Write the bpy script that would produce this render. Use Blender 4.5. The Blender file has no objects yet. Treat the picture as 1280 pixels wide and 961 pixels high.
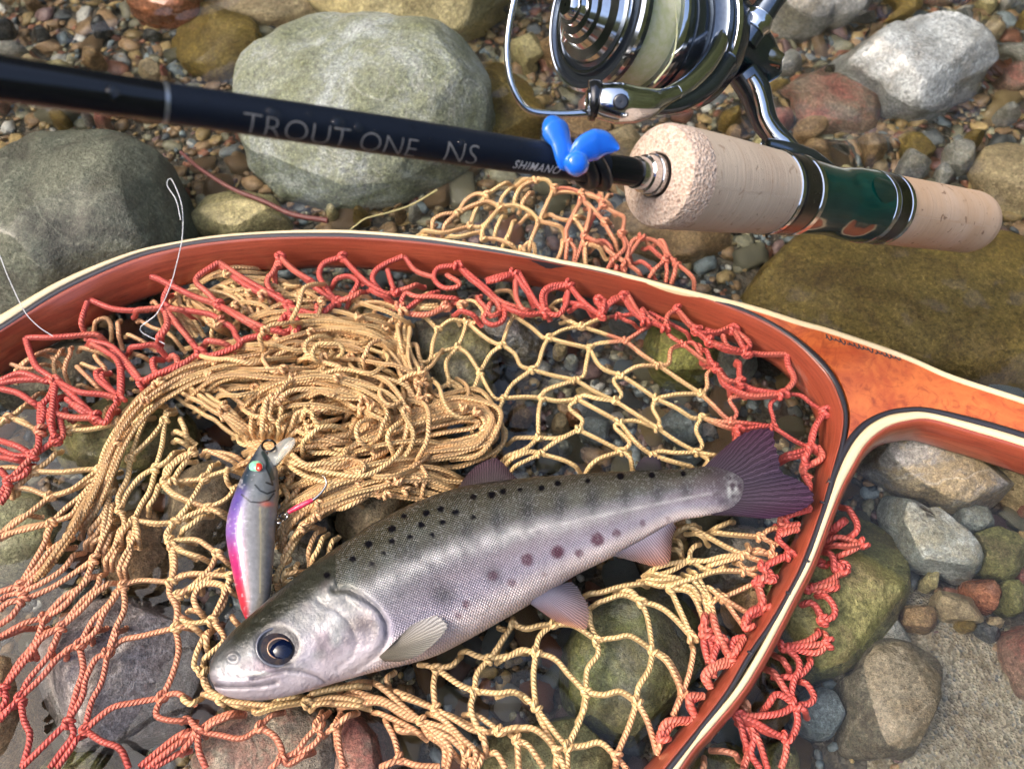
import bpy, bmesh, math, random
import numpy as np
from mathutils import Vector, Matrix, noise as mnoise

random.seed(7)
RNG = np.random.default_rng(7)
scene = bpy.context.scene
COL = scene.collection

# ------------------------------------------------------------------ camera
H = 0.285                      # camera height above the plane of the landing net (metres)
DEP = math.radians(60)         # looking down by this angle
FPX = 985.0                    # focal length in photograph pixels (1280 wide)
CAM = np.array([0.0, 0.0, H])
FWD = np.array([0.0, math.cos(DEP), -math.sin(DEP)])
UP = np.array([0.0, math.sin(DEP), math.cos(DEP)])
RGT = np.array([1.0, 0.0, 0.0])
cd = bpy.data.cameras.new('camera')
cd.sensor_width = 36.0
cd.lens = FPX / 1280 * 36.0
cd.clip_start = 0.005
cd.clip_end = 200.0
cd.dof.use_dof = True
cd.dof.focus_distance = 0.272
cd.dof.aperture_fstop = 15.0
co = bpy.data.objects.new('camera', cd)
COL.objects.link(co)
co.location = CAM
co.rotation_euler = (math.radians(90) - DEP, 0, 0)
scene.camera = co

# ------------------------------------------------------------------ sky, sun, exposure
SUN_EL, SUN_AZ = math.radians(40), math.radians(-95)     # azimuth measured from +y towards +x
w = bpy.data.worlds.new('World')
scene.world = w
w.use_nodes = True
wn = w.node_tree
bg = wn.nodes['Background']
sky = wn.nodes.new('ShaderNodeTexSky')
sky.sky_type = 'NISHITA'
sky.sun_disc = False
sky.sun_elevation = SUN_EL
sky.sun_rotation = SUN_AZ
sky.air_density = 1.0
sky.dust_density = 8.0
sky.ozone_density = 1.0
wn.links.new(sky.outputs[0], bg.inputs[0])
bg.inputs[1].default_value = 0.15
sl = bpy.data.lights.new('sun', 'SUN')
sl.energy = 0.5
sl.angle = math.radians(30)
sl.color = (1.0, 0.99, 0.97)
so = bpy.data.objects.new('sun', sl)
COL.objects.link(so)
so.rotation_euler = (math.radians(90) - SUN_EL, 0, math.pi - SUN_AZ)
so.location = (0, 0, 3)
vs = scene.view_settings
vs.view_transform = 'Standard'
vs.look = 'None'
vs.exposure = 1.95
vs.gamma = 1.0
scene.render.engine = 'CYCLES'
cy = scene.cycles
cy.use_denoising = True
cy.max_bounces = 10
cy.transparent_max_bounces = 12
cy.caustics_refractive = True
cy.caustics_reflective = True
cy.blur_glossy = 0.5
cy.sample_clamp_indirect = 6.0

# ------------------------------------------------------------------ helpers: space
def ray(px, py):
    px = np.asarray(px, float); py = np.asarray(py, float)
    return RGT * ((px - 640) / FPX)[..., None] + UP * ((480.5 - py) / FPX)[..., None] + FWD

def P(px, py, z):              # where the sight line of a photo pixel meets height z
    r = ray(px, py)
    t = (np.asarray(z, float) - H) / r[..., 2]
    return CAM + r * t[..., None]

def PD(px, py, d):             # at distance d along the optical axis
    return CAM + ray(px, py) * np.asarray(d, float)[..., None]

def proj(p):
    q = np.asarray(p) - CAM
    zc = q @ FWD
    return 640 + FPX * (q @ RGT) / zc, 480.5 - FPX * (q @ UP) / zc, zc

def sstep(a, b, x):
    t = np.clip((np.asarray(x, float) - a) / (b - a), 0, 1)
    return t * t * (3 - 2 * t)

def catmull(pts, step=None, n=None, closed=False):
    p = np.asarray(pts, float)
    if len(p) == 2 and not closed:
        k = n or max(2, int(np.linalg.norm(p[1] - p[0]) / step) + 1)
        t = np.linspace(0, 1, k)[:, None]
        return p[0] * (1 - t) + p[1] * t
    if closed:
        q = np.vstack([p[-1], p, p[0], p[1]])
    else:
        q = np.vstack([2 * p[0] - p[1], p, 2 * p[-1] - p[-2]])
    out = []
    for i in range(1, len(q) - 2):
        a, b, c, d = q[i - 1], q[i], q[i + 1], q[i + 2]
        t = np.linspace(0, 1, 16, endpoint=False)[:, None]
        out.append(.5 * ((2 * b) + (c - a) * t + (2 * a - 5 * b + 4 * c - d) * t ** 2 + (3 * b - a - 3 * c + d) * t ** 3))
    out = np.vstack(out + [q[-2][None]])
    L = np.concatenate([[0], np.cumsum(np.linalg.norm(np.diff(out, axis=0), axis=1))])
    k = n or max(3, int(L[-1] / step) + 1)
    s = np.linspace(0, L[-1], k)
    return np.stack([np.interp(s, L, out[:, j]) for j in range(out.shape[1])], 1)

def lattice_noise(p, scale, seed=0):
    """smooth 3-D value noise in -1..1, vectorised"""
    q = np.asarray(p, float) * scale + seed * 17.31
    i = np.floor(q).astype(np.int64); f = q - i
    f = f * f * (3 - 2 * f)
    def h(a, b, c):
        n = (a * 374761393 + b * 668265263 + c * 2147483647 + seed * 144665) & 0x7fffffff
        n = ((n ^ (n >> 13)) * 1274126177) & 0x7fffffff
        n = n ^ (n >> 16)
        return (n & 0xffff) / 32767.5 - 1
    r = 0
    for dx in (0, 1):
        for dy in (0, 1):
            for dz in (0, 1):
                wgt = (f[:, 0] if dx else 1 - f[:, 0]) * (f[:, 1] if dy else 1 - f[:, 1]) * (f[:, 2] if dz else 1 - f[:, 2])
                r = r + wgt * h(i[:, 0] + dx, i[:, 1] + dy, i[:, 2] + dz)
    return r

# ------------------------------------------------------------------ helpers: objects
def link(o, parent=None):
    COL.objects.link(o)
    if parent is not None:
        o.parent = parent
        o.matrix_parent_inverse = parent.matrix_world.inverted()
    return o

def tag(o, label=None, cat=None, group=None, kind=None):
    if label: o['label'] = label
    if cat: o['category'] = cat
    if group: o['group'] = group
    if kind: o['kind'] = kind
    return o

def empty(name, loc, label, cat, group=None):
    o = bpy.data.objects.new(name, None)
    o.empty_display_size = .01
    o.location = loc
    COL.objects.link(o)
    o.matrix_world = Matrix.Translation(Vector(loc))
    return tag(o, label, cat, group)

def make_mesh(name, verts, faces, smooth=True, uv=None, col=None, attrs=None):
    """verts (n,3); faces (m,4) / (m,3) arrays or a list of them"""
    me = bpy.data.meshes.new(name)
    verts = np.asarray(verts, float)
    if not isinstance(faces, list): faces = [faces]
    faces = [np.asarray(f, np.int32) for f in faces if len(f)]
    tot = np.concatenate([np.full(len(f), f.shape[1]) for f in faces])
    idx = np.concatenate([f.ravel() for f in faces])
    me.vertices.add(len(verts)); me.vertices.foreach_set('co', verts.ravel().astype(np.float32))
    me.loops.add(len(idx)); me.loops.foreach_set('vertex_index', idx)
    me.polygons.add(len(tot))
    start = np.concatenate([[0], np.cumsum(tot)[:-1]])
    me.polygons.foreach_set('loop_start', start.astype(np.int32))
    me.update(calc_edges=True)
    me.polygons.foreach_set('use_smooth', np.full(len(tot), bool(smooth)))
    if uv is not None:
        l = me.uv_layers.new(name='UVMap')
        l.data.foreach_set('uv', np.asarray(uv, np.float32)[idx].ravel())
    if col is not None:
        c = np.asarray(col, np.float32)
        if c.shape[1] == 3: c = np.hstack([c, np.ones((len(c), 1), np.float32)])
        a = me.color_attributes.new('Col', 'FLOAT_COLOR', 'POINT')
        a.data.foreach_set('color', c.ravel())
    for k, v in (attrs or {}).items():
        a = me.attributes.new(k, 'FLOAT', 'POINT')
        a.data.foreach_set('value', np.asarray(v, np.float32))
    me.validate()
    return me

def obj(name, me, mat=None, parent=None, origin=None):
    """link a mesh given in world coordinates as one object, its origin moved to `origin` (default: centre, low)"""
    n = len(me.vertices)
    a = np.empty(n * 3, np.float32); me.vertices.foreach_get('co', a); a = a.reshape(-1, 3)
    if origin is None:
        origin = np.array([(a[:, 0].min() + a[:, 0].max()) / 2, (a[:, 1].min() + a[:, 1].max()) / 2, a[:, 2].min()])
    a = a - np.asarray(origin, np.float32)
    me.vertices.foreach_set('co', a.ravel().astype(np.float32)); me.update()
    o = bpy.data.objects.new(name, me)
    if mat is not None: me.materials.append(mat)
    COL.objects.link(o)
    o.matrix_world = Matrix.Translation(Vector([float(v) for v in origin]))
    if parent is not None:
        pw = parent.matrix_world.copy()
        o.parent = parent
        o.matrix_parent_inverse = pw.inverted()
    return o

def grid_faces(nu, nv, wrap_v=False, wrap_u=False):
    a = np.arange(nu * nv).reshape(nu, nv)
    b = np.roll(a, -1, 0) if wrap_u else a[1:]
    a0 = a if wrap_u else a[:-1]
    if wrap_v:
        q = np.stack([a0, b, np.roll(b, -1, 1), np.roll(a0, -1, 1)], -1)
    else:
        q = np.stack([a0[:, :-1], b[:, :-1], b[:, 1:], a0[:, 1:]], -1)
    return q.reshape(-1, 4)

def frames(pts):
    t = np.gradient(pts, axis=0)
    t /= np.linalg.norm(t, axis=1)[:, None] + 1e-12
    n = np.cross(t[0], [0.13, 0.2, 1.0])
    if np.linalg.norm(n) < 1e-3: n = np.cross(t[0], [1, 0, 0])
    n /= np.linalg.norm(n)
    N = np.empty_like(t)
    for i in range(len(t)):
        n = n - t[i] * np.dot(n, t[i])
        n /= np.linalg.norm(n) + 1e-12
        N[i] = n
    return t, N, np.cross(t, N)

def tube(pts, r, sides=8, flat=None, cap=True):
    """verts, faces, uv (u = metres along, v = turn) of a tube; r scalar or per point; flat=(direction, factor)"""
    pts = np.asarray(pts, float)
    n = len(pts)
    r = np.broadcast_to(np.asarray(r, float), (n,))
    t, N, B = frames(pts)
    th = np.linspace(0, 2 * np.pi, sides, endpoint=False)
    off = N[:, None] * np.cos(th)[None, :, None] + B[:, None] * np.sin(th)[None, :, None]
    off = off * r[:, None, None]
    if flat is not None:
        d = np.asarray(flat[0], float); d = d / np.linalg.norm(d)
        off = off - (1 - flat[1]) * (off @ d)[..., None] * d
    v = (pts[:, None] + off).reshape(-1, 3)
    f = grid_faces(n, sides, wrap_v=True)
    L = np.concatenate([[0], np.cumsum(np.linalg.norm(np.diff(pts, axis=0), axis=1))])
    uv = np.stack([np.repeat(L, sides), np.tile(th / (2 * np.pi), n)], 1)
    fs = [f]
    if cap:
        v = np.vstack([v, pts[0], pts[-1]])
        uv = np.vstack([uv, [0, 0], [L[-1], 0]])
        a = np.arange(sides); b = np.roll(a, -1)
        fs.append(np.vstack([np.stack([np.full(sides, n * sides), b, a], 1),
                             np.stack([np.full(sides, n * sides + 1), (n - 1) * sides + a, (n - 1) * sides + b], 1)]))
    return v, fs, uv

class Acc:
    """collects pieces that belong to one part"""
    def __init__(self): self.v, self.f, self.uv, self.c, self.n = [], [], [], [], 0
    def add(self, v, fs, uv=None, col=None):
        v = np.asarray(v, float)
        if not isinstance(fs, list): fs = [fs]
        for f in fs: self.f.append(np.asarray(f) + self.n)
        self.v.append(v); self.n += len(v)
        self.uv.append(np.zeros((len(v), 2)) if uv is None else uv)
        self.c.append(np.ones((len(v), 3)) if col is None else np.broadcast_to(np.asarray(col, float), (len(v), 3)))
    def mesh(self, name, smooth=True):
        return make_mesh(name, np.vstack(self.v), self.f, smooth, np.vstack(self.uv), np.vstack(self.c))

def ico(sub):
    bm = bmesh.new()
    bmesh.ops.create_icosphere(bm, subdivisions=sub, radius=1)
    v = np.array([x.co[:] for x in bm.verts]); f = np.array([[q.index for q in x.verts] for x in bm.faces])
    bm.free()
    return v / np.linalg.norm(v, axis=1)[:, None], f
ICO = {k: ico(k) for k in (1, 2, 3, 4, 5, 6)}

# ------------------------------------------------------------------ helpers: materials
class NT:
    def __init__(self, name):
        self.m = bpy.data.materials.new(name); self.m.use_nodes = True
        self.t = self.m.node_tree; self.t.nodes.clear()
        self.out = self.t.nodes.new('ShaderNodeOutputMaterial')
    def n(self, typ, props=None, **ins):
        k = self.t.nodes.new('ShaderNode' + typ)
        for a, b in (props or {}).items(): setattr(k, a, b)
        for a, b in ins.items(): self.set(k, a.replace('_', ' '), b)
        return k
    def set(self, k, sock, val):
        s = k.inputs[sock] if not isinstance(sock, str) or sock in k.inputs else k.inputs[int(sock)]
        if isinstance(val, bpy.types.NodeSocket): self.t.links.new(val, s)
        elif isinstance(val, bpy.types.Node): self.t.links.new(val.outputs[0], s)
        else:
            if s.type == 'RGBA' and len(val) == 3: val = (*val, 1)
            s.default_value = val
    def math(self, op, a, b=0.0, c=None):
        k = self.t.nodes.new('ShaderNodeMath'); k.operation = op
        for i, v in enumerate((a, b, c)):
            if v is None: continue
            if isinstance(v, (bpy.types.Node,)): self.t.links.new(v.outputs[0], k.inputs[i])
            elif isinstance(v, bpy.types.NodeSocket): self.t.links.new(v, k.inputs[i])
            else: k.inputs[i].default_value = v
        return k.outputs[0]
    def mix(self, fac, a, b, typ='MIX'):
        k = self.t.nodes.new('ShaderNodeMix'); k.data_type = 'RGBA'; k.blend_type = typ
        for i, v in ((0, fac), (6, a), (7, b)):
            if isinstance(v, bpy.types.Node): self.t.links.new(v.outputs[0], k.inputs[i])
            elif isinstance(v, bpy.types.NodeSocket): self.t.links.new(v, k.inputs[i])
            else:
                k.inputs[i].default_value = (*v, 1) if (i > 0 and len(v) == 3) else v
        return k.outputs[2]
    def ramp(self, fac, stops):
        k = self.t.nodes.new('ShaderNodeValToRGB')
        e = k.color_ramp.elements
        while len(e) < len(stops): e.new(0.5)
        for x, (p, c) in zip(e, stops):
            x.position = p; x.color = (c, c, c, 1) if np.isscalar(c) else (*c, 1)
        self.set(k, 'Fac', fac)
        return k.outputs[0]
    def noise(self, scale, detail=4, rough=.55, vec=None, dist=0.0):
        k = self.n('TexNoise', Scale=float(scale), Detail=float(detail), Roughness=rough, Distortion=dist)
        if vec is not None: self.set(k, 'Vector', vec)
        return k.outputs[0]
    def objco(self, off=0.0, scale=None):
        tc = self.n('TexCoord')
        mp = self.n('Mapping', Vector=tc.outputs['Object'], Location=(off, off * .7, off * 1.3))
        if scale is not None: mp.inputs['Scale'].default_value = scale
        return mp.outputs[0]
    def uv(self):
        return self.n('UVMap').outputs[0]
    def bump(self, h, dist, strength=1.0, normal=None):
        k = self.n('Bump', Height=h, Distance=dist, Strength=strength)
        if normal is not None: self.set(k, 'Normal', normal)
        return k.outputs[0]
    def bsdf(self, **ins):
        k = self.n('BsdfPrincipled')
        for a, b in ins.items():
            s = {'base': 'Base Color', 'rough': 'Roughness', 'metal': 'Metallic', 'spec': 'Specular IOR Level', 'coat': 'Coat Weight',
                 'coatr': 'Coat Roughness', 'normal': 'Normal', 'trans': 'Transmission Weight', 'ior': 'IOR', 'alpha': 'Alpha',
                 'sss': 'Subsurface Weight', 'sssr': 'Subsurface Radius', 'ssss': 'Subsurface Scale', 'sheen': 'Sheen Weight', 'aniso': 'Anisotropic'}[a]
            self.set(k, s, b)
        self.t.links.new(k.outputs[0], self.out.inputs[0])
        return k

def simple(name, base, rough=.5, metal=0., coat=0., spec=.5, var=.12, bump=0.0, scale=900, **kw):
    t = NT(name)
    co_ = t.objco(random.random() * 9)
    nz = t.noise(scale, 3, vec=co_)
    c = t.mix(t.ramp(nz, [(.3, 0.), (.7, 1.)]), tuple(x * (1 - var) for x in base), tuple(min(1, x * (1 + var)) for x in base))
    rn = t.math('MULTIPLY_ADD', t.noise(scale * .4, 3, vec=co_), rough * .5, rough * .75)
    ins = dict(base=c, rough=rn, metal=metal, coat=coat, spec=spec, **kw)
    if bump: ins['normal'] = t.bump(nz, bump)
    t.bsdf(**ins)
    return t.m

# ================================================================== the setting: bed, sand, water
WATER_Z = -0.012
def bed_z(x, y):
    p = np.stack([np.ravel(x), np.ravel(y), np.zeros(np.size(x))], 1)
    z = -.038 + .004 * lattice_noise(p, 9, 1) + .0018 * lattice_noise(p, 30, 2)
    sx, sy = P(1215, 905, -.03)[:2]
    d = np.hypot((p[:, 0] - sx) / .055, (p[:, 1] - sy) / .045)
    z = z + .010 * (1 - sstep(.6, 1.5, d))
    return z.reshape(np.shape(x))

def bed_material():
    t = NT('wet_silt')
    c = t.objco(1.0)
    v = t.n('TexVoronoi', Vector=c, Scale=420.0)
    col = t.mix(t.ramp(t.noise(40, 5, vec=c), [(.35, 0.), (.65, 1.)]), (.055, .048, .036), (.11, .092, .062))
    col = t.mix(.35, col, t.mix(t.ramp(v.outputs['Color'], [(.2, 0.), (.8, 1.)]), (.04, .04, .035), (.17, .13, .085)))
    h = t.math('ADD', v.outputs['Distance'], t.noise(900, 3, vec=c))
    t.bsdf(base=col, rough=.45, normal=t.bump(h, .0012))
    return t.m

def sand_material():
    t = NT('coarse_sand')
    c = t.objco(2.0)
    v = t.n('TexVoronoi', Vector=c, Scale=900.0)
    grain = t.ramp(v.outputs['Color'], [(.0, (.14, .12, .085)), (.35, (.30, .26, .18)), (.7, (.44, .39, .29)), (.93, (.17, .18, .17)), (1., (.58, .54, .44))])
    col = t.mix(t.ramp(t.noise(70, 4, vec=c), [(.45, 0.), (.7, .7)]), grain, (.13, .085, .035))
    h = t.math('ADD', v.outputs['Distance'], t.math('MULTIPLY', t.noise(130, 3, vec=c), 2.0))
    t.bsdf(base=col, rough=.6, normal=t.bump(h, .0011))
    return t.m

def sheet(name, xs, ys, zf, mat):
    X, Y = np.meshgrid(xs, ys, indexing='ij')
    Z = zf(X, Y)
    me = make_mesh(name, np.stack([X, Y, Z], -1).reshape(-1, 3), grid_faces(len(xs), len(ys)))
    return obj(name, me, mat, origin=(0, 0, 0))

def stretch(a, b, far, n):
    core = np.linspace(a, b, n)
    k = np.array([.06, .2, .6, 1.6, 4, 10, far])
    return np.concatenate([(a - k)[::-1], core, b + k])
o = sheet('streambed', stretch(-.62, .62, 40, 150), stretch(-.25, 1.0, 40, 150), bed_z, bed_material())
tag(o, kind='structure')

sx, sy = P(1215, 905, -.03)[:2]
n_s = 48
R_, A_ = np.meshgrid(np.linspace(0, 1, 30), np.linspace(0, 2 * np.pi, n_s, endpoint=False), indexing='ij')
lob = 1 + .16 * np.sin(3 * A_ + 1) + .1 * np.sin(5 * A_)
X = sx + .075 * R_ * lob * np.cos(A_); Y = sy + .055 * R_ * lob * np.sin(A_)
Z = bed_z(X, Y) + .0045 * (1 - R_ ** 2) - .003 * R_ ** 4 + .0008 * lattice_noise(np.stack([X.ravel(), Y.ravel(), 0 * X.ravel()], 1), 60, 4).reshape(X.shape)
me = make_mesh('sand', np.stack([X, Y, Z], -1).reshape(-1, 3), grid_faces(30, n_s, wrap_v=True)[:, ::-1])
o = obj('sand_patch', me, sand_material(), origin=(sx, sy, -.03)); tag(o, kind='structure')

# unseen wooded valley sides round the stream, shaped to shut out the low sky
def hillside():
    na, nr = 220, 60
    a = np.linspace(0, 2 * np.pi, na, endpoint=False)
    A, T = np.meshgrid(a, np.linspace(0, 1, nr), indexing='ij')
    ahead = np.clip(np.sin(A), -1, 1)
    r0 = 3.2 - .7 * ahead
    Rr = r0 + T * 14
    top_ = (12.0 + 4.5 * ahead)
    Z = -.3 + top_ * (1 - (1 - T) ** 1.7)
    X, Y = Rr * np.cos(A), Rr * np.sin(A)
    p = np.stack([X.ravel(), Y.ravel(), Z.ravel()], 1)
    n = 1.6 * lattice_noise(p, .33, 70) + .9 * lattice_noise(p, .7, 71) + .5 * lattice_noise(p, 1.7, 72) + .25 * lattice_noise(p, 4, 73)
    Z = Z + (n.reshape(Z.shape)) * np.clip(T * 8, 0, 1)
    X = X + .5 * lattice_noise(p, 1.3, 74).reshape(Z.shape); Y = Y + .5 * lattice_noise(p, 1.3, 75).reshape(Z.shape)
    t = NT('forest_slope')
    c = t.objco(5.)
    n1 = t.noise(1.3, 8, .65, vec=c); n2 = t.noise(9, 6, .65, vec=c)
    col = t.mix(t.ramp(n1, [(.35, 0.), (.65, 1.)]), (.030, .045, .016), (.075, .095, .030))
    col = t.mix(t.ramp(n2, [(.45, 0.), (.7, .8)]), col, (.045, .034, .022))
    t.bsdf(base=col, rough=.85, normal=t.bump(n2, .25), spec=.2)
    me = make_mesh('hillside', np.stack([X, Y, Z], -1).reshape(-1, 3), grid_faces(na, nr, wrap_u=True))
    tag(obj('hillside', me, t.m, origin=(0, 0, 0)), kind='structure')
hillside()

def ripple(x, y):
    p = np.stack([np.ravel(x), np.ravel(y), np.zeros(np.size(x))], 1)
    flow = np.stack([p[:, 0] * .83 + p[:, 1] * .55, (-p[:, 0] * .55 + p[:, 1] * .83) * 2.6, p[:, 2]], 1)   # ripples drawn out along the current
    warp = flow + .012 * np.stack([lattice_noise(p, 22, 8), lattice_noise(p, 22, 9), 0 * p[:, 0]], 1)
    h = 1.0 * lattice_noise(warp, 17, 3) + .9 * (.5 - np.abs(lattice_noise(warp, 30, 5))) + .45 * (.5 - np.abs(lattice_noise(warp, 66, 6)))
    rough = .06 + .94 * sstep(.20, .36, p[:, 1] + .28 * p[:, 0])          # still inside the net, running water behind it
    rough = rough * (.55 + .45 * sstep(-.2, .15, p[:, 0]))
    return (.0050 * rough * h).reshape(np.shape(x))

def water_material():
    t = NT('clear_water')
    c = t.objco(0.3)
    k = t.n('BsdfPrincipled')
    for s, v in (('Base Color', (.93, .97, .95, 1)), ('Roughness', 0.0), ('IOR', 1.33), ('Transmission Weight', 1.0)):
        k.inputs[s].default_value = v
    t.set(k, 'Normal', t.bump(t.noise(120, 1, vec=c), .00012))
    t.t.links.new(k.outputs[0], t.out.inputs[0])
    return t.m
o = sheet('stream_water', np.concatenate([[-3, -1.2, -.8], np.linspace(-.6, .6, 330), [.8, 1.2, 3]]),
          np.concatenate([[-2, -.6], np.linspace(-.2, .9, 300), [1.2, 2, 4]]), lambda x, y: WATER_Z + ripple(x, y), water_material())
tag(o, kind='structure')

# ================================================================== stones
def rock_mat(name, c1, c2, c3=None, s=45, lum=1.55, rough=.42, speck=.5, amt3=.5, bump=1.0, coat=0.0):
    t = NT(name)
    c1, c2 = tuple(x * lum for x in c1), tuple(x * lum for x in c2)
    c3 = tuple(x * lum for x in c3) if c3 is not None else None
    c = t.objco(random.random() * 20)
    n1 = t.noise(s, 7, .62, vec=c, dist=.4)
    n2 = t.noise(s * .45, 5, .6, vec=c, dist=.8)
    n3 = t.noise(1700, 2, .7, vec=c)
    n4 = t.noise(420, 5, .65, vec=c)
    col = t.mix(t.ramp(n1, [(.36, 0.), (.64, 1.)]), c1, c2)
    if c3 is not None:                                        # stains and growth, broken up by the grain
        st = t.math('ADD', t.math('MULTIPLY', t.noise(s * .8, 8, .7, vec=c, dist=.5), .75), t.math('MULTIPLY', n4, .25))
        col = t.mix(t.ramp(st, [(.60 - amt3 * .22, 0.), (.66 - amt3 * .2, .55), (.78 - amt3 * .15, .85)]), col, c3)
    vn = t.noise(s * .5, 3, .5, vec=c, dist=1.2)
    col = t.mix(t.ramp(vn, [(.49, 0.), (.498, .22), (.502, .22), (.51, 0.)]), col, tuple(min(.6, x * 1.9 + .04) for x in c2))
    vo = t.n('TexVoronoi', Vector=c, Scale=900.0)
    col = t.mix(.55, col, t.ramp(vo.outputs['Color'], [(0., .35), (.3, .8), (.7, 1.15), (1., 1.9)]), 'MULTIPLY')
    col = t.mix(speck, col, t.mix(t.ramp(n3, [(.33, 0.), (.67, 1.)]), (.35, .35, .35), (1.75, 1.75, 1.75)), 'MULTIPLY')
    col = t.mix(.7, col, t.mix(t.ramp(n4, [(.35, 0.), (.65, 1.)]), (.5, .5, .48), (1.45, 1.43, 1.4)), 'MULTIPLY')
    b1 = t.bump(n1, .004 * bump, .6)
    b2 = t.bump(n4, .0017 * bump, .9, b1)
    b3 = t.bump(n3, .00045 * bump, .9, b2)
    r = t.math('MULTIPLY_ADD', n2, .5, rough - .25)
    t.bsdf(base=col, rough=r, normal=b3, coat=coat * .6 + .06, coatr=.15, spec=.35)
    return t.m

FOOT = []         # footprints, so that no gravel is wasted below big stones
def stone(name, label, pts, z_lo, z_hi, mat, cat='stone', lump=.10, flat=.75, sub=5, seed=None, group=None, box=.62, facets=7):
    pts = np.array(pts, float)
    zm = (z_lo + z_hi) / 2; hz = (z_hi - z_lo) / 2
    w3 = P(pts[:, 0], pts[:, 1], zm)
    c = (w3.min(0) + w3.max(0)) / 2
    d = w3[:, :2] - c[:2]
    # the outline seen at a slant includes some of the height: take that out of the plan
    q = c - CAM; dep = math.atan2(-q[2], q[1])
    by = (d[:, 1].max() - d[:, 1].min()) / 2
    cut = min(.45 * by, hz * .8 / math.tan(dep))
    k = math.sqrt(max(.3, 1 - (cut / by) ** 2))
    d[:, 1] *= k
    ang = np.arctan2(d[:, 1], d[:, 0]); rad = np.hypot(d[:, 0], d[:, 1])
    o_ = np.argsort(ang); ang, rad = ang[o_], rad[o_]
    A = np.concatenate([ang - 2 * np.pi, ang, ang + 2 * np.pi]); Rr = np.tile(rad, 3)
    tt = np.linspace(-np.pi, np.pi, 181)
    rf = np.interp(tt, A, Rr)
    ker = np.hanning(9); ker /= ker.sum()
    rf = np.convolve(np.concatenate([rf[-9:-1], rf, rf[1:9]]), ker, 'same')[8:-8]
    v, f = ICO[sub]
    th = np.arctan2(v[:, 1], v[:, 0]); cp = np.hypot(v[:, 0], v[:, 1])
    r = np.interp(th, tt, rf)
    rho = np.power(cp, box)
    zz = np.sign(v[:, 2]) * np.power(np.abs(v[:, 2]), flat)
    p = np.stack([r * rho * np.cos(th), r * rho * np.sin(th), hz * zz], 1)
    size = float(np.mean(rad))
    sd = seed if seed is not None else int(abs(c[0] * 9173 + c[1] * 7411) % 900) + 3
    nrm = v * np.array([1 / max(size, 1e-4), 1 / max(size, 1e-4), 1 / max(hz, 1e-4)]); nrm /= np.linalg.norm(nrm, axis=1)[:, None]
    q = p + c
    n = lattice_noise(q, 1.1 / size, sd) * .65 + lattice_noise(q, 2.4 / size, sd + 1) * .4 + lattice_noise(q, 5.5 / size, sd + 2) * .2 + lattice_noise(q, 13 / size, sd + 3) * .07
    p = p + nrm * (n * lump * min(size, hz * 1.6))[:, None]
    rs = np.random.default_rng(sd)
    sc3 = np.array([size, size, hz])
    for _ in range(facets):                                   # worn, slightly flat faces
        d3 = rs.normal(size=3); d3[2] = abs(d3[2]) * .8; d3 /= np.linalg.norm(d3)
        qn = (p / sc3) @ d3
        lim = qn.max() * rs.uniform(.72, .93)
        over = np.clip(qn - lim, 0, None)
        p = p - (over * .8)[:, None] * d3 * sc3
    me = make_mesh(name, p + c, f)
    o = obj(name, me, mat, origin=c)
    tag(o, label, cat, group)
    FOOT.append((c[0], c[1], rad.max(), c, ang, rad, z_hi))
    return o

def RM(name, *a, **k): return rock_mat(name, *a, **k)
GREYGREEN = RM('grey_green_stone', (.055, .062, .046), (.10, .105, .075), (.03, .026, .02), s=30, rough=.45, coat=.25)
PALE = RM('pale_stone', (.40, .43, .42), (.25, .28, .24), (.12, .13, .04), s=28, rough=.5, amt3=.8, lum=1.2, bump=1.5)
OCHRE = RM('ochre_stone', (.30, .26, .135), (.21, .18, .085), (.10, .08, .035), s=40, rough=.35)
OLIVE = RM('olive_stone', (.16, .115, .032), (.10, .068, .02), (.07, .042, .014), s=45, rough=.4)
RUST = RM('rust_stone', (.26, .10, .045), (.18, .075, .04), (.11, .06, .04), s=55, rough=.25, coat=.4)
TAN = RM('tan_stone', (.30, .24, .14), (.22, .17, .10), (.13, .10, .06), s=40, rough=.4)
GREY = RM('grey_stone', (.15, .15, .135), (.215, .21, .185), (.10, .085, .055), s=45, rough=.45)
BLUEGREY = RM('blue_grey_stone', (.10, .125, .13), (.15, .175, .18), (.08, .085, .085), s=60, rough=.3)
PURPLE = RM('purple_grey_stone', (.145, .128, .122), (.215, .20, .19), (.10, .08, .075), s=35, rough=.5)
BROWN = RM('brown_stone', (.145, .09, .042), (.20, .135, .07), (.095, .06, .033), s=50, rough=.42)
MOSSY = RM('mossy_stone', (.12, .125, .10), (.075, .09, .022), (.06, .055, .02), s=55, rough=.6, amt3=.55, bump=1.6)
GREENISH = RM('green_stone', (.135, .125, .05), (.095, .095, .035), (.075, .055, .03), s=50, rough=.45)
REDDISH = RM('reddish_stone', (.17, .10, .075), (.16, .13, .095), (.16, .045, .035), s=40, rough=.42)
SHELLY = RM('pale_grey_stone', (.24, .26, .25), (.14, .155, .14), (.10, .09, .055), s=60, rough=.5)
DARK = RM('dark_wet_stone', (.035, .04, .042), (.065, .068, .065), (.05, .04, .03), s=60, rough=.2, coat=.4)

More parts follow.
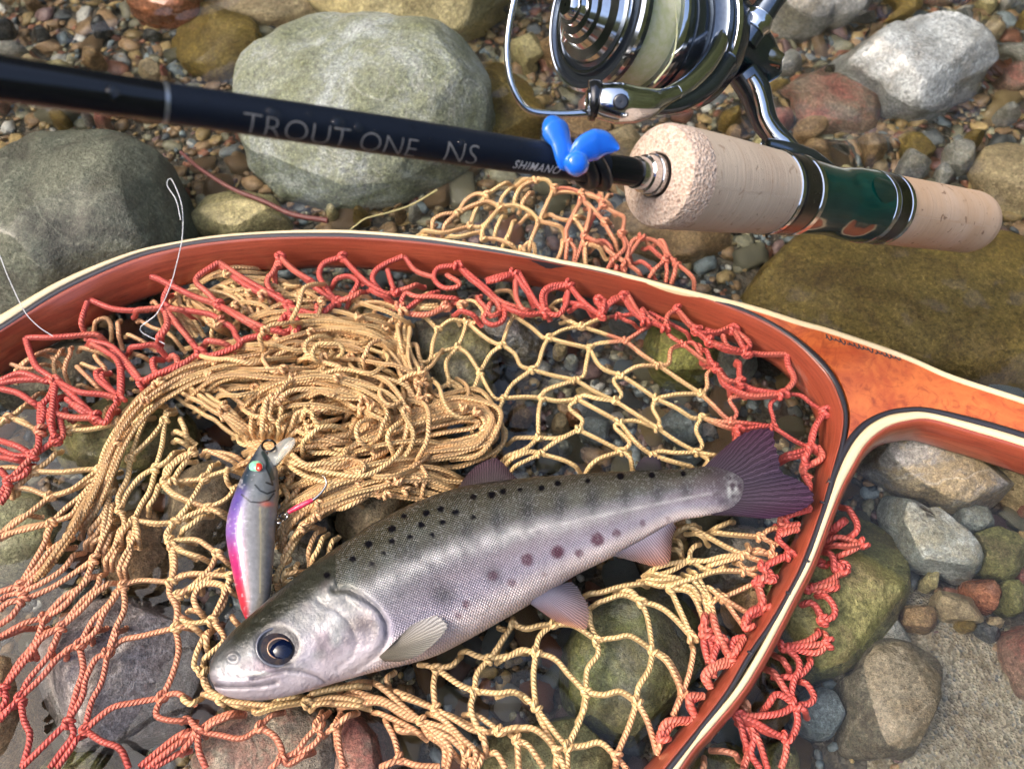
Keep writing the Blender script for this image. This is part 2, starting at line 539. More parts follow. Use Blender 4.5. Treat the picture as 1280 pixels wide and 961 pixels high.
# stones behind the net and the rod
stone('boulder', 'big smooth dark grey-green boulder behind the wooden hoop', [(-70, 250), (0, 213), (60, 190), (130, 178), (190, 184), (225, 203), (243, 240), (243, 290), (215, 330), (120, 372), (20, 405), (-70, 420)], -.045, .026, GREYGREEN, 'boulder', lump=.09, sub=6, flat=.8)
stone('boulder', 'large pale grey stone with green flanks behind the fishing rod', [(306, 150), (325, 100), (370, 72), (440, 58), (520, 60), (580, 75), (612, 110), (622, 150), (600, 190), (520, 225), (430, 250), (350, 240), (310, 200)], -.05, .022, PALE, 'boulder', lump=.15, sub=6, flat=.55, box=.5)
stone('boulder', 'yellowish grey stone rising above the pale grey stone', [(385, -60), (650, -60), (645, 0), (600, 28), (530, 52), (470, 57), (430, 42), (400, 12)], -.05, .03, OCHRE, 'boulder', lump=.12, sub=6)
stone('stone', 'olive brown submerged stone beside the pale grey stone under the reel', [(585, 90), (630, 100), (668, 140), (675, 180), (640, 215), (590, 215)], -.05, -.014, OLIVE, lump=.15)
stone('stone', 'rust red wet stone among dark pebbles', [(165, 15), (180, -2), (200, -18), (245, -18), (256, 8), (240, 30), (205, 35)], -.045, .0, RUST, lump=.18)
stone('stone', 'olive yellow submerged stone beside the rust red stone', [(222, 62), (262, 25), (300, 35), (332, 70), (322, 108), (262, 114), (235, 94)], -.05, -.015, OLIVE, lump=.14)
stone('stone', 'flat tan submerged stone between the rust red and ochre stones', [(258, 0), (300, -22), (400, -12), (425, 30), (370, 52), (300, 46), (262, 22)], -.05, -.016, TAN, lump=.12)
stone('stone', 'small ochre yellow stone touching the outside of the hoop', [(243, 292), (270, 260), (310, 250), (350, 258), (374, 288), (350, 312), (280, 318)], -.045, -.010, OCHRE, lump=.1)
stone('stone', 'angular wet grey stone standing out of the running water', [(1030, 82), (1100, 62), (1215, 56), (1228, 90), (1204, 128), (1150, 154), (1095, 122)], -.05, .008, RM('wet_pale_stone', (.26, .28, .28), (.18, .19, .185), (.10, .095, .08), s=45, rough=.25, coat=.5), lump=.2, flat=.5, box=.42)
stone('stone', 'dark stone in the stream above the reel handle', [(935, 22), (1000, 0), (1095, -14), (1090, 5), (1030, 36), (960, 50)], -.05, .004, GREY, lump=.2)
stone('boulder', 'broad brown boulder under running water behind the net handle', [(885, 372), (930, 330), (1010, 303), (1120, 296), (1225, 306), (1300, 330), (1350, 420), (1300, 505), (1180, 486), (1050, 444), (945, 424)], -.055, -.0165, OLIVE, 'boulder', lump=.10, sub=6)
stone('stone', 'brown stone under the fore end of the cork grip', [(760, 265), (850, 250), (905, 290), (900, 330), (840, 345), (770, 320)], -.05, -.02, BROWN, lump=.15)
stone('stone', 'reddish brown submerged stone below the reel stem', [(1010, 100), (1070, 120), (1100, 160), (1060, 190), (1010, 185), (980, 150)], -.05, -.018, REDDISH, lump=.2)
stone('stone', 'brown submerged stone at the butt of the rod', [(1200, 215), (1290, 200), (1340, 240), (1300, 290), (1230, 270)], -.05, -.016, TAN, lump=.15)

# looser brown stones of the stream further back
MIDS = [TAN, BROWN, OLIVE, GREY, REDDISH, OCHRE]
MIDN = ['tan', 'brown', 'olive', 'grey', 'reddish', 'ochre']
WHERE = [((905, 1290, 150, 300), 26, 'in the running water beyond the cork grip'), ((960, 1290, -10, 150), 26, 'in the running water around the angular grey stone'),
         ((620, 780, 60, 190), 14, 'in the water under the fishing reel'), ((0, 250, 95, 185), 16, 'in the shallows behind the rod'), ((0, 210, -15, 95), 14, 'among the dark wet pebbles beside the rust red stone'), ((400, 560, 215, 285), 10, 'between the pale grey stone and the hoop'), ((1130, 1280, 640, 800), 8, 'outside the hoop beside the sand')]
for (x0_, x1_, y0_, y1_), cnt, where in WHERE:
    for k in range(cnt):
        for _ in range(12):
            cx_, cy_ = random.uniform(x0_, x1_), random.uniform(y0_, y1_)
            rr_ = random.uniform(9, 22) * (1.25 if y1_ <= 300 and x0_ > 600 else .8)
            w_ = P(cx_, cy_, -.03)
            if not any(math.hypot(w_[0] - f_[0], w_[1] - f_[1]) < f_[2] * .85 + rr_ * .0003 for f_ in FOOT): break
        else: continue
        an = np.linspace(0, 6.28, 9, endpoint=False); e_ = random.uniform(.55, .95); ro = random.uniform(0, 3.14)
        xx, yy = rr_ * np.cos(an) * (1 + .2 * np.sin(2 * an + k)), rr_ * e_ * np.sin(an)
        mi = random.randrange(6) if 'dark' not in where else random.choice([6, 6, 6, 1, 3])
        nm = (MIDN + ['dark'])[mi]
        lab = f'{nm} stone {where}'
        stone('stone', lab, np.stack([cx_ + xx * math.cos(ro) - yy * math.sin(ro), cy_ + xx * math.sin(ro) * .8 + yy * math.cos(ro) * .8], 1), -.044, random.uniform(-.024, -.013), (MIDS + [DARK])[mi], lump=.16, sub=4, group=lab.replace('stone', 'stones', 1), seed=k * 7 + int(x0_))

# stones right of the hoop
stone('stone', 'long flat grey and brown stone under the net handle', [(1064, 580), (1082, 553), (1140, 548), (1190, 556), (1238, 578), (1262, 612), (1256, 645), (1210, 646), (1150, 630), (1100, 607)], -.042, -.006, RM('banded_stone', (.15, .145, .14), (.20, .19, .17), (.15, .105, .035), s=26, rough=.42, amt3=.6), lump=.09, sub=6)
stone('stone', 'brown stone tucked behind the long flat stone', [(1240, 572), (1300, 566), (1320, 640), (1262, 646)], -.042, -.012, TAN, lump=.12)
stone('stone', 'pale grey heart shaped stone beside the mossy olive stone', [(1096, 622), (1108, 613), (1142, 650), (1180, 668), (1210, 690), (1217, 715), (1201, 737), (1170, 723), (1130, 712), (1115, 672)], -.04, -.008, SHELLY, lump=.14)
stone('stone', 'squarish brown grey stone with a scar lying on the sand', [(1045, 908), (1060, 842), (1088, 803), (1120, 806), (1160, 830), (1164, 866), (1151, 927), (1105, 948), (1053, 943)], -.04, -.006, RM('scarred_stone', (.095, .082, .055), (.125, .112, .082), (.055, .04, .022), s=30, rough=.5), lump=.10, flat=.55, sub=6, box=.5)
stone('stone', 'mossy olive stone against the outside of the hoop', [(975, 700), (1000, 650), (1060, 638), (1110, 664), (1126, 710), (1112, 772), (1062, 832), (1010, 858), (955, 855), (945, 780)], -.045, -.005, GREENISH, lump=.08, sub=6)
stone('stone', 'narrow grey stone wedged below the mossy olive stone', [(1036, 848), (1058, 805), (1108, 762), (1124, 776), (1084, 824), (1050, 856)], -.04, -.016, GREY, lump=.1)
stone('stone', 'small pale rectangular stone beside the long flat stone', [(1182, 650), (1195, 641), (1226, 645), (1232, 667), (1206, 674), (1185, 666)], -.036, -.014, SHELLY, lump=.06, box=.45)
stone('stone', 'rounded olive grey stone above the rust red pebble', [(1192, 678), (1240, 667), (1274, 688), (1270, 716), (1230, 729), (1205, 716)], -.04, -.012, GREENISH, lump=.12)
stone('stone', 'sandy brown wedge shaped stone on the edge of the sand', [(1152, 752), (1175, 741), (1207, 762), (1220, 782), (1190, 784)], -.036, -.016, TAN, lump=.1)
stone('stone', 'small rust coloured stone standing beside the sandy brown wedge', [(1203, 722), (1223, 724), (1236, 760), (1226, 774), (1211, 760)], -.036, -.014, RUST, lump=.1)
stone('stone', 'olive grey stone beside the small rust coloured stone', [(1238, 735), (1262, 730), (1272, 760), (1255, 775), (1238, 765)], -.036, -.015, GREENISH, lump=.1)
stone('stone', 'red brown stone half buried in the sand', [(1242, 800), (1256, 784), (1300, 790), (1320, 860), (1272, 874), (1258, 846)], -.036, -.010, REDDISH, lump=.12)
stone('stone', 'round brown grey cobble at the edge of the sand', [(1119, 772), (1134, 755), (1156, 764), (1160, 786), (1140, 797), (1121, 789)], -.036, -.014, BROWN, lump=.1)
stone('stone', 'dark blue pointed stone beside the sandy brown wedge', [(1203, 788), (1225, 780), (1242, 800), (1236, 806), (1210, 800)], -.036, -.018, DARK, lump=.1)
stone('stone', 'grey stone between the hoop cords and the scarred stone', [(990, 880), (1020, 862), (1044, 872), (1040, 915), (1010, 925), (985, 910)], -.04, -.014, BLUEGREY, lump=.1)
stone('stone', 'brown pebble under the red cords outside the hoop', [(940, 885), (965, 865), (985, 880), (980, 905), (955, 912)], -.04, -.014, BROWN, lump=.1)
stone('stone', 'olive pebble under the lowest red cords outside the hoop', [(955, 935), (970, 928), (985, 940), (985, 970), (955, 975)], -.04, -.012, GREENISH, lump=.1)
stone('stone', 'grey green stone under the lower end of the hoop', [(880, 940), (925, 935), (935, 975), (900, 1000), (870, 980)], -.04, -.014, GREENISH, lump=.1)

# stones under the netting
stone('stone', 'tall dark olive stone under the open netting', [(509, 399), (536, 391), (574, 396), (598, 416), (622, 442), (629, 461), (612, 482), (621, 502), (616, 530), (592, 535), (555, 506), (530, 472)], -.042, -.004, RM('olive_grey_stone', (.105, .10, .06), (.15, .14, .10), (.09, .085, .02), s=45, rough=.4, amt3=.6), lump=.13, sub=6)
stone('stone', 'smooth grey brown stone beside the tall dark olive stone', [(584, 408), (628, 395), (660, 402), (680, 424), (674, 451), (650, 460), (626, 450)], -.042, -.008, RM('grey_brown_stone', (.19, .18, .14), (.13, .11, .07), (.28, .28, .27), s=45, rough=.3), lump=.1)
stone('stone', 'green mossy stone under the netting near the red lacing', [(805, 430), (818, 411), (846, 407), (880, 422), (899, 450), (886, 476), (850, 489), (818, 480)], -.042, -.006, RM('moss_green_stone', (.15, .15, .045), (.10, .105, .025), (.085, .06, .025), s=50, rough=.45), lump=.12, sub=6)
stone('stone', 'small shiny grey stone beside the green mossy stone', [(760, 400), (800, 396), (806, 410), (790, 424), (770, 419)], -.04, -.012, BLUEGREY, lump=.1)
stone('stone', 'flat grey stone wedged under the red lacing near the handle', [(890, 443), (920, 435), (941, 448), (937, 476), (914, 494), (893, 485)], -.04, -.012, SHELLY, lump=.14)
stone('stone', 'dark slate stone inside the curve of the hoop', [(940, 446), (966, 444), (983, 459), (968, 471), (953, 468)], -.04, -.012, DARK, lump=.1)
stone('stone', 'flat pale blue grey stone behind the tail of the trout', [(829, 513), (856, 520), (877, 541), (872, 557), (847, 564), (825, 549)], -.038, -.018, BLUEGREY, lump=.1)
stone('stone', 'green stone under the gathered strands of netting', [(72, 578), (92, 540), (130, 523), (200, 508), (243, 522), (252, 560), (217, 592), (160, 602), (108, 598)], -.042, -.004, GREENISH, lump=.1, sub=6)
stone('stone', 'big purple grey cobble under the salmon coloured cords', [(58, 832), (74, 800), (120, 763), (190, 750), (236, 763), (252, 800), (243, 872), (212, 933), (160, 955), (108, 942), (78, 900)], -.045, -.003, PURPLE, 'cobble', lump=.07, sub=6, flat=.65)
stone('stone', 'brown stone under the netting above the purple grey cobble', [(148, 684), (162, 650), (205, 638), (218, 690), (210, 748), (170, 758), (148, 732)], -.042, -.006, BROWN, lump=.1)
stone('stone', 'olive cobble under the knotted cords beside the green stone', [(-5, 640), (40, 618), (86, 640), (97, 690), (60, 727), (8, 732), (-40, 700)], -.042, -.005, RM('olive_cobble', (.15, .145, .09), (.11, .115, .055), (.08, .07, .04), s=40, rough=.5), lump=.1)
stone('stone', 'brown grey cobble beside the purple grey cobble', [(-40, 830), (28, 808), (63, 838), (72, 890), (62, 965), (-30, 1000)], -.045, -.006, BROWN, 'cobble', lump=.08)
stone('stone', 'dark green grey stone below the purple grey cobble', [(60, 965), (100, 936), (152, 956), (165, 1020), (80, 1020)], -.04, -.012, GREENISH, lump=.1)
stone('stone', 'grey mossy cobble under the netting below the trout', [(696, 842), (716, 790), (745, 754), (790, 730), (842, 743), (872, 790), (869, 862), (842, 918), (800, 938), (748, 922), (704, 884)], -.045, -.003, MOSSY, 'cobble', lump=.09, sub=6, flat=.65)
stone('stone', 'olive mossy stone below the grey mossy cobble', [(596, 942), (620, 904), (680, 890), (742, 899), (772, 935), (780, 1010), (596, 1010)], -.042, -.006, RM('olive_moss', (.12, .135, .07), (.085, .075, .03), (.065, .05, .02), s=40, rough=.5), lump=.1, sub=6)
stone('stone', 'red stained grey stone under the red cords below the trout', [(422, 932), (430, 893), (450, 883), (477, 905), (495, 942), (492, 1000), (428, 1000)], -.042, -.006, REDDISH, lump=.08)
stone('stone', 'brown and red blotched stone below the head of the trout', [(250, 935), (298, 888), (380, 878), (424, 898), (428, 960), (400, 1010), (255, 1010)], -.042, -.005, RM('blotched_stone', (.17, .145, .11), (.21, .185, .14), (.15, .06, .045), s=32, rough=.45, amt3=.45), lump=.08, sub=6)
stone('stone', 'brown stone under the netting beside the lure', [(213, 645), (243, 588), (292, 583), (302, 640), (282, 694), (240, 724), (213, 692)], -.042, -.005, RM('sandy_brown', (.20, .16, .10), (.14, .115, .07), (.10, .08, .05), s=45, rough=.5), lump=.08)
stone('stone', 'tan stone under the netting behind the back of the trout', [(416, 655), (438, 620), (490, 603), (524, 618), (502, 652), (440, 684)], -.04, -.005, TAN, lump=.08)
stone('stone', 'dark grey stone between the lure and the trout', [(343, 662), (400, 638), (424, 668), (392, 714), (350, 718)], -.042, -.008, GREY, lump=.1)
stone('stone', 'dark grey stone under the red lacing beside the green stone', [(-10, 485), (38, 440), (100, 428), (155, 458), (122, 503), (38, 524)], -.042, -.009, RM('dim_olive', (.085, .08, .055), (.13, .115, .07), (.07, .055, .035), s=40, rough=.45), lump=.1)
stone('stone', 'grey stone under crossing cords below the trout tail', [(866, 692), (920, 664), (964, 690), (952, 734), (900, 748)], -.042, -.010, GREY, lump=.12)
stone('stone', 'brown grey stone against the inside of the hoop', [(903, 745), (950, 736), (964, 772), (932, 795), (905, 780)], -.042, -.012, BROWN, lump=.1)
stone('stone', 'smooth blue grey pebble behind the back of the trout', [(721, 545), (738, 529), (762, 538), (762, 555), (735, 559)], -.038, -.022, BLUEGREY, 'pebble', lump=.06, sub=4)
stone('stone', 'square brown pebble behind the dorsal fin', [(634, 528), (646, 512), (664, 524), (660, 542), (642, 543)], -.038, -.022, BROWN, 'pebble', lump=.1, sub=4)
stone('stone', 'pale yellow round pebble under the open netting', [(690, 447), (694, 437), (704, 437), (708, 446), (702, 456), (693, 455)], -.036, -.022, RM('yellow_pebble', (.36, .29, .16), (.29, .23, .12), s=90, rough=.3), 'pebble', lump=.06, sub=4)
stone('stone', 'pale green oval pebble beside the pale yellow one', [(704, 458), (712, 452), (722, 462), (716, 470), (708, 466)], -.036, -.024, SHELLY, 'pebble', lump=.06, sub=4)
stone('stone', 'tan upright pebble behind the back of the trout', [(690, 540), (692, 527), (702, 522), (710, 536), (706, 552), (694, 552)], -.036, -.022, TAN, 'pebble', lump=.08, sub=4)
stone('stone', 'orange brown pebble beside the tan upright pebble', [(706, 528), (712, 519), (726, 526), (726, 536), (714, 538)], -.036, -.022, RUST, 'pebble', lump=.08, sub=4)
stone('stone', 'cream striped pebble touching the back of the trout', [(693, 566), (700, 556), (714, 560), (714, 570), (704, 576)], -.036, -.022, SHELLY, 'pebble', lump=.06, sub=4)

# ================================================================== gravel
PAL = [('blue-grey', (.19, .225, .23)), ('slate grey', (.12, .13, .13)), ('olive-grey', (.24, .225, .15)), ('brown', (.25, .165, .09)),
       ('ochre', (.36, .26, .12)), ('rust red', (.26, .12, .075)), ('pale grey', (.45, .44, .39)), ('purplish', (.19, .125, .115))]
PW = np.array([.19, .17, .2, .22, .07, .05, .04, .06])

def inside_foot(x, y, r, k=.9):
    for (cx, cy_, rm, c, ang, rad, zh) in FOOT:
        d = math.hypot(x - cx, y - cy_)
        if d < rm:
            a = math.atan2(y - cy_, x - cx)
            rr = np.interp(a, np.concatenate([ang - 2 * np.pi, ang, ang + 2 * np.pi]), np.tile(rad, 3))
            if d < rr * k - r * .2: return True
    return False

def scatter(sizes, region, overlap=.8, tries=6):
    cell = max(sizes) * 2
    g = {}; out = []
    for r in sizes:
        for _ in range(tries):
            x = random.uniform(region[0], region[1]); y = random.uniform(region[2], region[3])
            dx_, dy_ = (x - sx) / .07, (y - sy) / .052
            if math.hypot(dx_, dy_) < 1 and random.random() > (.05 if r > .0025 else .4): continue
            if inside_foot(x, y, r): continue
            i, j = int(x // cell), int(y // cell)
            ok = True
            for a in (-1, 0, 1):
                for b in (-1, 0, 1):
                    for (u, v_, s) in g.get((i + a, j + b), ()):
                        if (u - x) ** 2 + (v_ - y) ** 2 < ((s + r) * overlap) ** 2: ok = False; break
                    if not ok: break
                if not ok: break
            if ok:
                g.setdefault((i, j), []).append((x, y, r)); out.append((x, y, r)); break
    return out

REG = (-.42, .42, -.02, .56)
big = sorted([random.uniform(.0055, .0085) for _ in range(420)], reverse=True) + sorted([random.uniform(.0034, .0055) for _ in range(3200)], reverse=True) + [random.uniform(.0022, .0036) for _ in range(6500)]
peb = scatter(big, REG, .80, 4)
fine = scatter([random.uniform(.0010, .0021) for _ in range(12000)], (-.34, .34, .0, .48), .75, 2)

def pebble_shape(sub, r, seed):
    v, f = ICO[sub]
    p = random.uniform(1.9, 5.0)
    a, b, c = random.uniform(.85, 1.4), random.uniform(.65, 1.0), random.uniform(.4, .75)
    u = v / ((np.abs(v) ** p).sum(1) ** (1 / p))[:, None]
    nz = 1 + .20 * lattice_noise(u + seed, 1.3, seed % 50) + .10 * lattice_noise(u + seed, 3.1, seed % 37)
    u = u * nz[:, None] * np.array([a, b, c]) * r
    e = Matrix.Rotation(random.uniform(0, 6.28), 3, 'Z') @ Matrix.Rotation(random.uniform(-.35, .35), 3, 'X') @ Matrix.Rotation(random.uniform(-.35, .35), 3, 'Y')
    return u @ np.array(e).T, f, c * r

def gravel_mat():
    t = NT('mixed_gravel')
    a = t.n('VertexColor', props=dict(layer_name='Col'))
    c = t.objco(4.0)
    n1 = t.noise(330, 5, .6, vec=c); n2 = t.noise(1500, 2, vec=c)
    col = t.mix(.8, a, t.mix(t.ramp(n1, [(.3, 0.), (.7, 1.)]), (.55, .55, .55), (1.5, 1.48, 1.45)), 'MULTIPLY')
    col = t.mix(.5, col, t.mix(t.ramp(n2, [(.3, 0.), (.7, 1.)]), (.6, .6, .6), (1.45, 1.45, 1.45)), 'MULTIPLY')
    t.bsdf(base=col, rough=.32, normal=t.bump(n2, .0003, .7, t.bump(n1, .0008, .7)), coat=.1, coatr=.1, spec=.3)
    return t.m
PMATS = [rock_mat('pebble_' + n.replace(' ', '_').replace('-', '_'), tuple(x * .85 for x in c), tuple(x * 1.15 for x in c), tuple(x * .7 for x in c), s=160, rough=.4, coat=.2, lum=1.15) for n, c in PAL]

# the 290 that show largest in the frame are pebbles of their own, the rest is gravel
vis = []
for k, (x, y, r) in enumerate(peb):
    px, py, d = proj(np.array([[x, y, -.03]]))
    vis.append((r * FPX / d[0] if (-10 < px[0] < 1290 and -10 < py[0] < 970) else 0))
order = np.argsort(vis)[::-1]
single = set(int(i) for i in order[:290])
SHAPES = []
for k in range(14):
    vv, ff, hc = pebble_shape(3, 1.0, k * 7 + 1)
    SHAPES.append((vv, ff))
PEBMESH = {}
acc = Acc()
PW_BACK = np.array([.08, .10, .2, .34, .12, .10, .03, .05]); PW_BACK /= PW_BACK.sum()
for k, (x, y, r) in enumerate(peb):
    ci = int(RNG.choice(len(PAL), p=PW_BACK if y > .27 else PW / PW.sum()))
    z = float(bed_z(np.array([x]), np.array([y]))[0])
    if k in single:
        si = k % 14
        key = (si, ci)
        if key not in PEBMESH:
            me = make_mesh('pebble', SHAPES[si][0], SHAPES[si][1]); me.materials.append(PMATS[ci]); PEBMESH[key] = me
        o = bpy.data.objects.new('pebble', PEBMESH[key]); COL.objects.link(o)
        o.location = (x, y, z + r * .25); s_ = r * random.uniform(.95, 1.1); o.scale = (s_, s_, s_)
        o.rotation_euler = (random.uniform(-.3, .3), random.uniform(-.3, .3), random.uniform(0, 6.28))
        px, py, _ = proj(np.array([[x, y, z]])); px, py = px[0], py[0]
        if py < 330: zone = 'in the shallow stream behind the landing net'
        elif px > 1000 + (560 - py) * .3 and py > 430: zone = 'in the gravel outside the hoop below the net handle'
        elif py < 640 and px > 480: zone = 'in the gravel under the open netting above the trout'
        elif py > 640 and px > 440: zone = 'in the gravel under the netting below the trout'
        else: zone = 'in the gravel under the gathered netting around the lure'
        lab = f'small {PAL[ci][0]} pebble {zone}'
        tag(o, lab, 'pebble', lab.replace('small ', '').replace('pebble', 'pebbles'))
    else:
        vv, ff, hc = pebble_shape(2, r, k)
        acc.add(vv + np.array([x, y, z + hc * .35]), ff, col=np.array(PAL[ci][1]) * random.uniform(.7, 1.35))
for k, (x, y, r) in enumerate(fine):
    ci = int(RNG.choice(len(PAL), p=PW_BACK if y > .27 else PW / PW.sum()))
    z = float(bed_z(np.array([x]), np.array([y]))[0])
    vv, ff, hc = pebble_shape(1, r, k)
    acc.add(vv + np.array([x, y, z + .0022]), ff, col=np.array(PAL[ci][1]) * random.uniform(.7, 1.35))
o = obj('gravel', acc.mesh('gravel'), gravel_mat(), origin=(0, .2, -.04))
tag(o, 'mixed wet gravel covering the streambed', 'gravel', kind='stuff')

# ================================================================== landing net: wooden frame
ZT, ZB = .012, -.003
def wood(name, c1, c2, c3, along=9., across=260., rough=.22, coat=.8, burl=False):
    t = NT(name)
    if burl:
        c = t.objco(3.3)
        n1 = t.noise(38, 6, .65, vec=c, dist=1.6); n2 = t.noise(110, 5, .6, vec=c, dist=2.2); n3 = t.noise(480, 4, vec=c, dist=1.0)
    else:
        u = t.uv()
        mp = t.n('Mapping', Vector=u, Scale=(along, across, 1))
        n1 = t.noise(1.0, 6, .6, vec=mp.outputs[0], dist=.6)
        mp2 = t.n('Mapping', Vector=u, Scale=(along * 14, across * 5, 1))
        n2 = t.noise(1.0, 4, .6, vec=mp2.outputs[0]); n3 = t.noise(900, 3, vec=t.objco(1.))
    col = t.mix(t.ramp(n1, [(.32, 0.), (.66, 1.)]), c1, c2)
    col = t.mix(t.ramp(n2, [(.5, 0.), (.72, .75)]), col, c3)
    col = t.mix(.25, col, t.mix(n3, (.5, .5, .5), (1.5, 1.5, 1.5)), 'MULTIPLY')
    t.bsdf(base=col, rough=.45, normal=t.bump(n2, .00012, .5), coat=coat, coatr=t.math('MULTIPLY_ADD', n1, .14, .08), spec=.35)
    return t.m
W_RED = wood('mahogany', (.40, .085, .042), (.25, .048, .025), (.10, .02, .012), along=7., across=420.)
W_CREAM = wood('maple_strip', (.80, .66, .42), (.72, .56, .33), (.62, .46, .26), rough=.3, coat=.5)
W_DARK = wood('ebony_strip', (.020, .018, .024), (.03, .026, .03), (.014, .012, .016), rough=.3, coat=.6)
W_BURL = wood('burl', (.62, .165, .042), (.40, .07, .02), (.20, .028, .011), burl=True, rough=.2)

# outlines of the laminations (traced in the photo, carried on round the hoop outside the frame)
L3 = [(-60, 447), (0, 414), (75, 366), (160, 327), (216, 311), (272, 302), (340, 297), (445, 297), (520, 302), (580, 310), (640, 320), (700, 331), (760, 343), (861, 367), (940, 394), (985, 420), (1010, 441), (1036, 469), (1050, 499), (1055, 522), (1051, 552), (1043, 580), (1037, 601), (1022, 651), (1002, 705), (985, 739), (961, 780), (935, 817), (909, 862), (875, 907), (840, 950), (800, 1000), (700, 1095), (560, 1180), (400, 1230), (240, 1230), (90, 1170), (-60, 1060), (-170, 920), (-220, 780), (-210, 640), (-150, 530)]
L5 = [(-60, 500), (0, 466), (34, 440), (105, 409), (160, 377), (216, 359), (242, 348), (310, 338), (347, 334), (415, 330), (460, 333), (527, 339), (580, 342), (625, 347), (689, 355), (726, 366), (760, 374), (805, 385), (842, 395), (880, 409), (936, 434), (977, 456), (993, 475), (1011, 497), (1023, 520), (1026, 550), (1018, 600), (1011, 632), (1000, 655), (987, 685), (966, 731), (938, 780), (914, 826), (887, 858), (865, 892), (841, 920), (814, 949), (780, 985), (680, 1070), (550, 1145), (400, 1190), (250, 1190), (115, 1135), (-20, 1035), (-120, 905), (-165, 780), (-158, 660), (-115, 555)]
c3 = catmull(np.array(L3), n=420, closed=True)[:-1]
c5 = catmull(np.array(L5), n=900, closed=True)[:-1]
A3 = P(c3[:, 0], c3[:, 1], ZT)
B5 = P(c5[:, 0], c5[:, 1], ZB)
ix = np.array([np.argmin(((B5[:, :2] - a[:2]) ** 2).sum(1)) for a in A3])
D5 = B5[ix]
ker = np.hanning(15); ker /= ker.sum()
def smooth_loop(a, k=ker):
    m = len(k) // 2
    return np.stack([np.convolve(np.concatenate([a[-m:, j], a[:, j], a[:m, j]]), k, 'valid') for j in range(a.shape[1])], 1)
D5 = smooth_loop(D5)
prof = []
for s in np.linspace(0, 1, 12):
    q = A3 * (1 - s) + D5 * s
    q[:, 2] = ZB + (ZT + .0008 * math.sin(min(1, s * 3) * math.pi) - ZB) * (1 - s ** 2.1) ** .8
    prof.append(q)
low_in = D5 + (A3 - D5) * .12; low_in[:, 2] = ZB - .003
low_out = A3.copy(); low_out[:, 2] = ZB - .004
prof += [low_in, low_out]
V = np.stack(prof, 1)                     # (n, k, 3)
nn, kk = V.shape[:2]
Lc = np.concatenate([[0], np.cumsum(np.linalg.norm(np.diff(A3, axis=0), axis=1))])
uvr = np.stack([np.repeat(Lc, kk), np.tile(np.linspace(0, .03, kk), nn)], 1)
NET = empty('landing_net', (float(A3[:, 0].mean()), float(A3[:, 1].mean()), ZB - .004), 'wooden landing net with laminated red hoop and tan and red knotted cord bag', 'landing net')
me = make_mesh('hoop', V.reshape(-1, 3), grid_faces(nn, kk, wrap_v=True, wrap_u=True)[:, ::-1], uv=uvr)
obj('hoop', me, W_RED, NET)

def lamination(name, a, b, zt, zb, mat, dome=.0004, n=260, closed=False):
    """a strip of wood between two traced lines"""
    ca = catmull(np.array(a, float), n=n, closed=closed); cb = catmull(np.array(b, float), n=900, closed=closed)
    pa = P(ca[:, 0], ca[:, 1], zt); pb = P(cb[:, 0], cb[:, 1], zt)
    q = pb[[np.argmin(((pb[:, :2] - x[:2]) ** 2).sum(1)) for x in pa]]
    k9 = np.hanning(9); k9 /= k9.sum()
    q = np.stack([np.convolve(np.pad(q[:, j], 4, 'edge'), k9, 'valid') for j in range(3)], 1)
    rows = []
    lo = pa.copy(); lo[:, 2] = zb; rows.append(lo)
    for s in (0, .12, .5, .88, 1):
        m = pa * (1 - s) + q * s; m[:, 2] = zt + dome * (1 - (2 * s - 1) ** 2) - (.0004 if s in (0, 1) else 0); rows.append(m)
    lo = q.copy(); lo[:, 2] = zb; rows.append(lo)
    W_ = np.stack(rows, 1); k = W_.shape[1]
    L = np.concatenate([[0], np.cumsum(np.linalg.norm(np.diff(pa, axis=0), axis=1))])
    uv = np.stack([np.repeat(L, k), np.tile(np.linspace(0, .008, k), len(pa))], 1)
    f = grid_faces(len(pa), k, wrap_v=True)
    caps = np.array([list(range(k))[::-1], [(len(pa) - 1) * k + i for i in range(k)]])
    me = make_mesh(name, W_.reshape(-1, 3), [f, caps], uv=uv)
    # keep the faces pointing outwards
    bm = bmesh.new(); bm.from_mesh(me); bmesh.ops.recalc_face_normals(bm, faces=bm.faces); bm.to_mesh(me); bm.free()
    return obj(name, me, mat, NET)

def off_loop(pts, dist):
    """trace moved outwards from the hoop's middle by dist pixels"""
    p = np.array(pts, float)
    t = np.roll(p, -1, 0) - np.roll(p, 1, 0); t /= np.linalg.norm(t, axis=1)[:, None]
    n = np.stack([t[:, 1], -t[:, 0]], 1)
    return p + n * np.broadcast_to(np.asarray(dist, float), (len(p),))[:, None]
wd = np.array([7.5] * 13 + [6, 5, 6, 8, 9, 9, 8, 7, 7] + [8, 8, 7, 6, 6, 6, 7, 6, 8] + [9] * 11)
assert len(wd) == len(L3), (len(wd), len(L3))
L2 = off_loop(L3, wd)
lamination('dark_strip', L3 + [L3[0]], list(map(tuple, L2)) + [tuple(L2[0])], ZT + .0002, ZB - .003, W_DARK)
# pale strip of the far side: runs along the hoop and on up the edge of the handle
UP1 = [(-60, 424), (0, 393), (75, 350), (160, 316), (216, 303), (272, 294), (340, 289), (400, 287), (445, 288), (520, 294), (580, 302), (640, 312), (700, 324), (760, 336), (861, 362), (940, 381), (1000, 400), (1040, 411), (1130, 442), (1190, 468), (1280, 497), (1420, 545)]
UP2 = [(-60, 436), (0, 405), (75, 358), (160, 320), (216, 306), (272, 297), (340, 292), (400, 291), (445, 292), (520, 298), (580, 306), (640, 316), (700, 329), (760, 341), (861, 368), (940, 387), (1000, 406), (1040, 417), (1130, 448), (1190, 474), (1280, 504), (1418, 553)]
lamination('pale_strip', UP2, UP1, ZT + .0006, ZB - .002, W_CREAM)
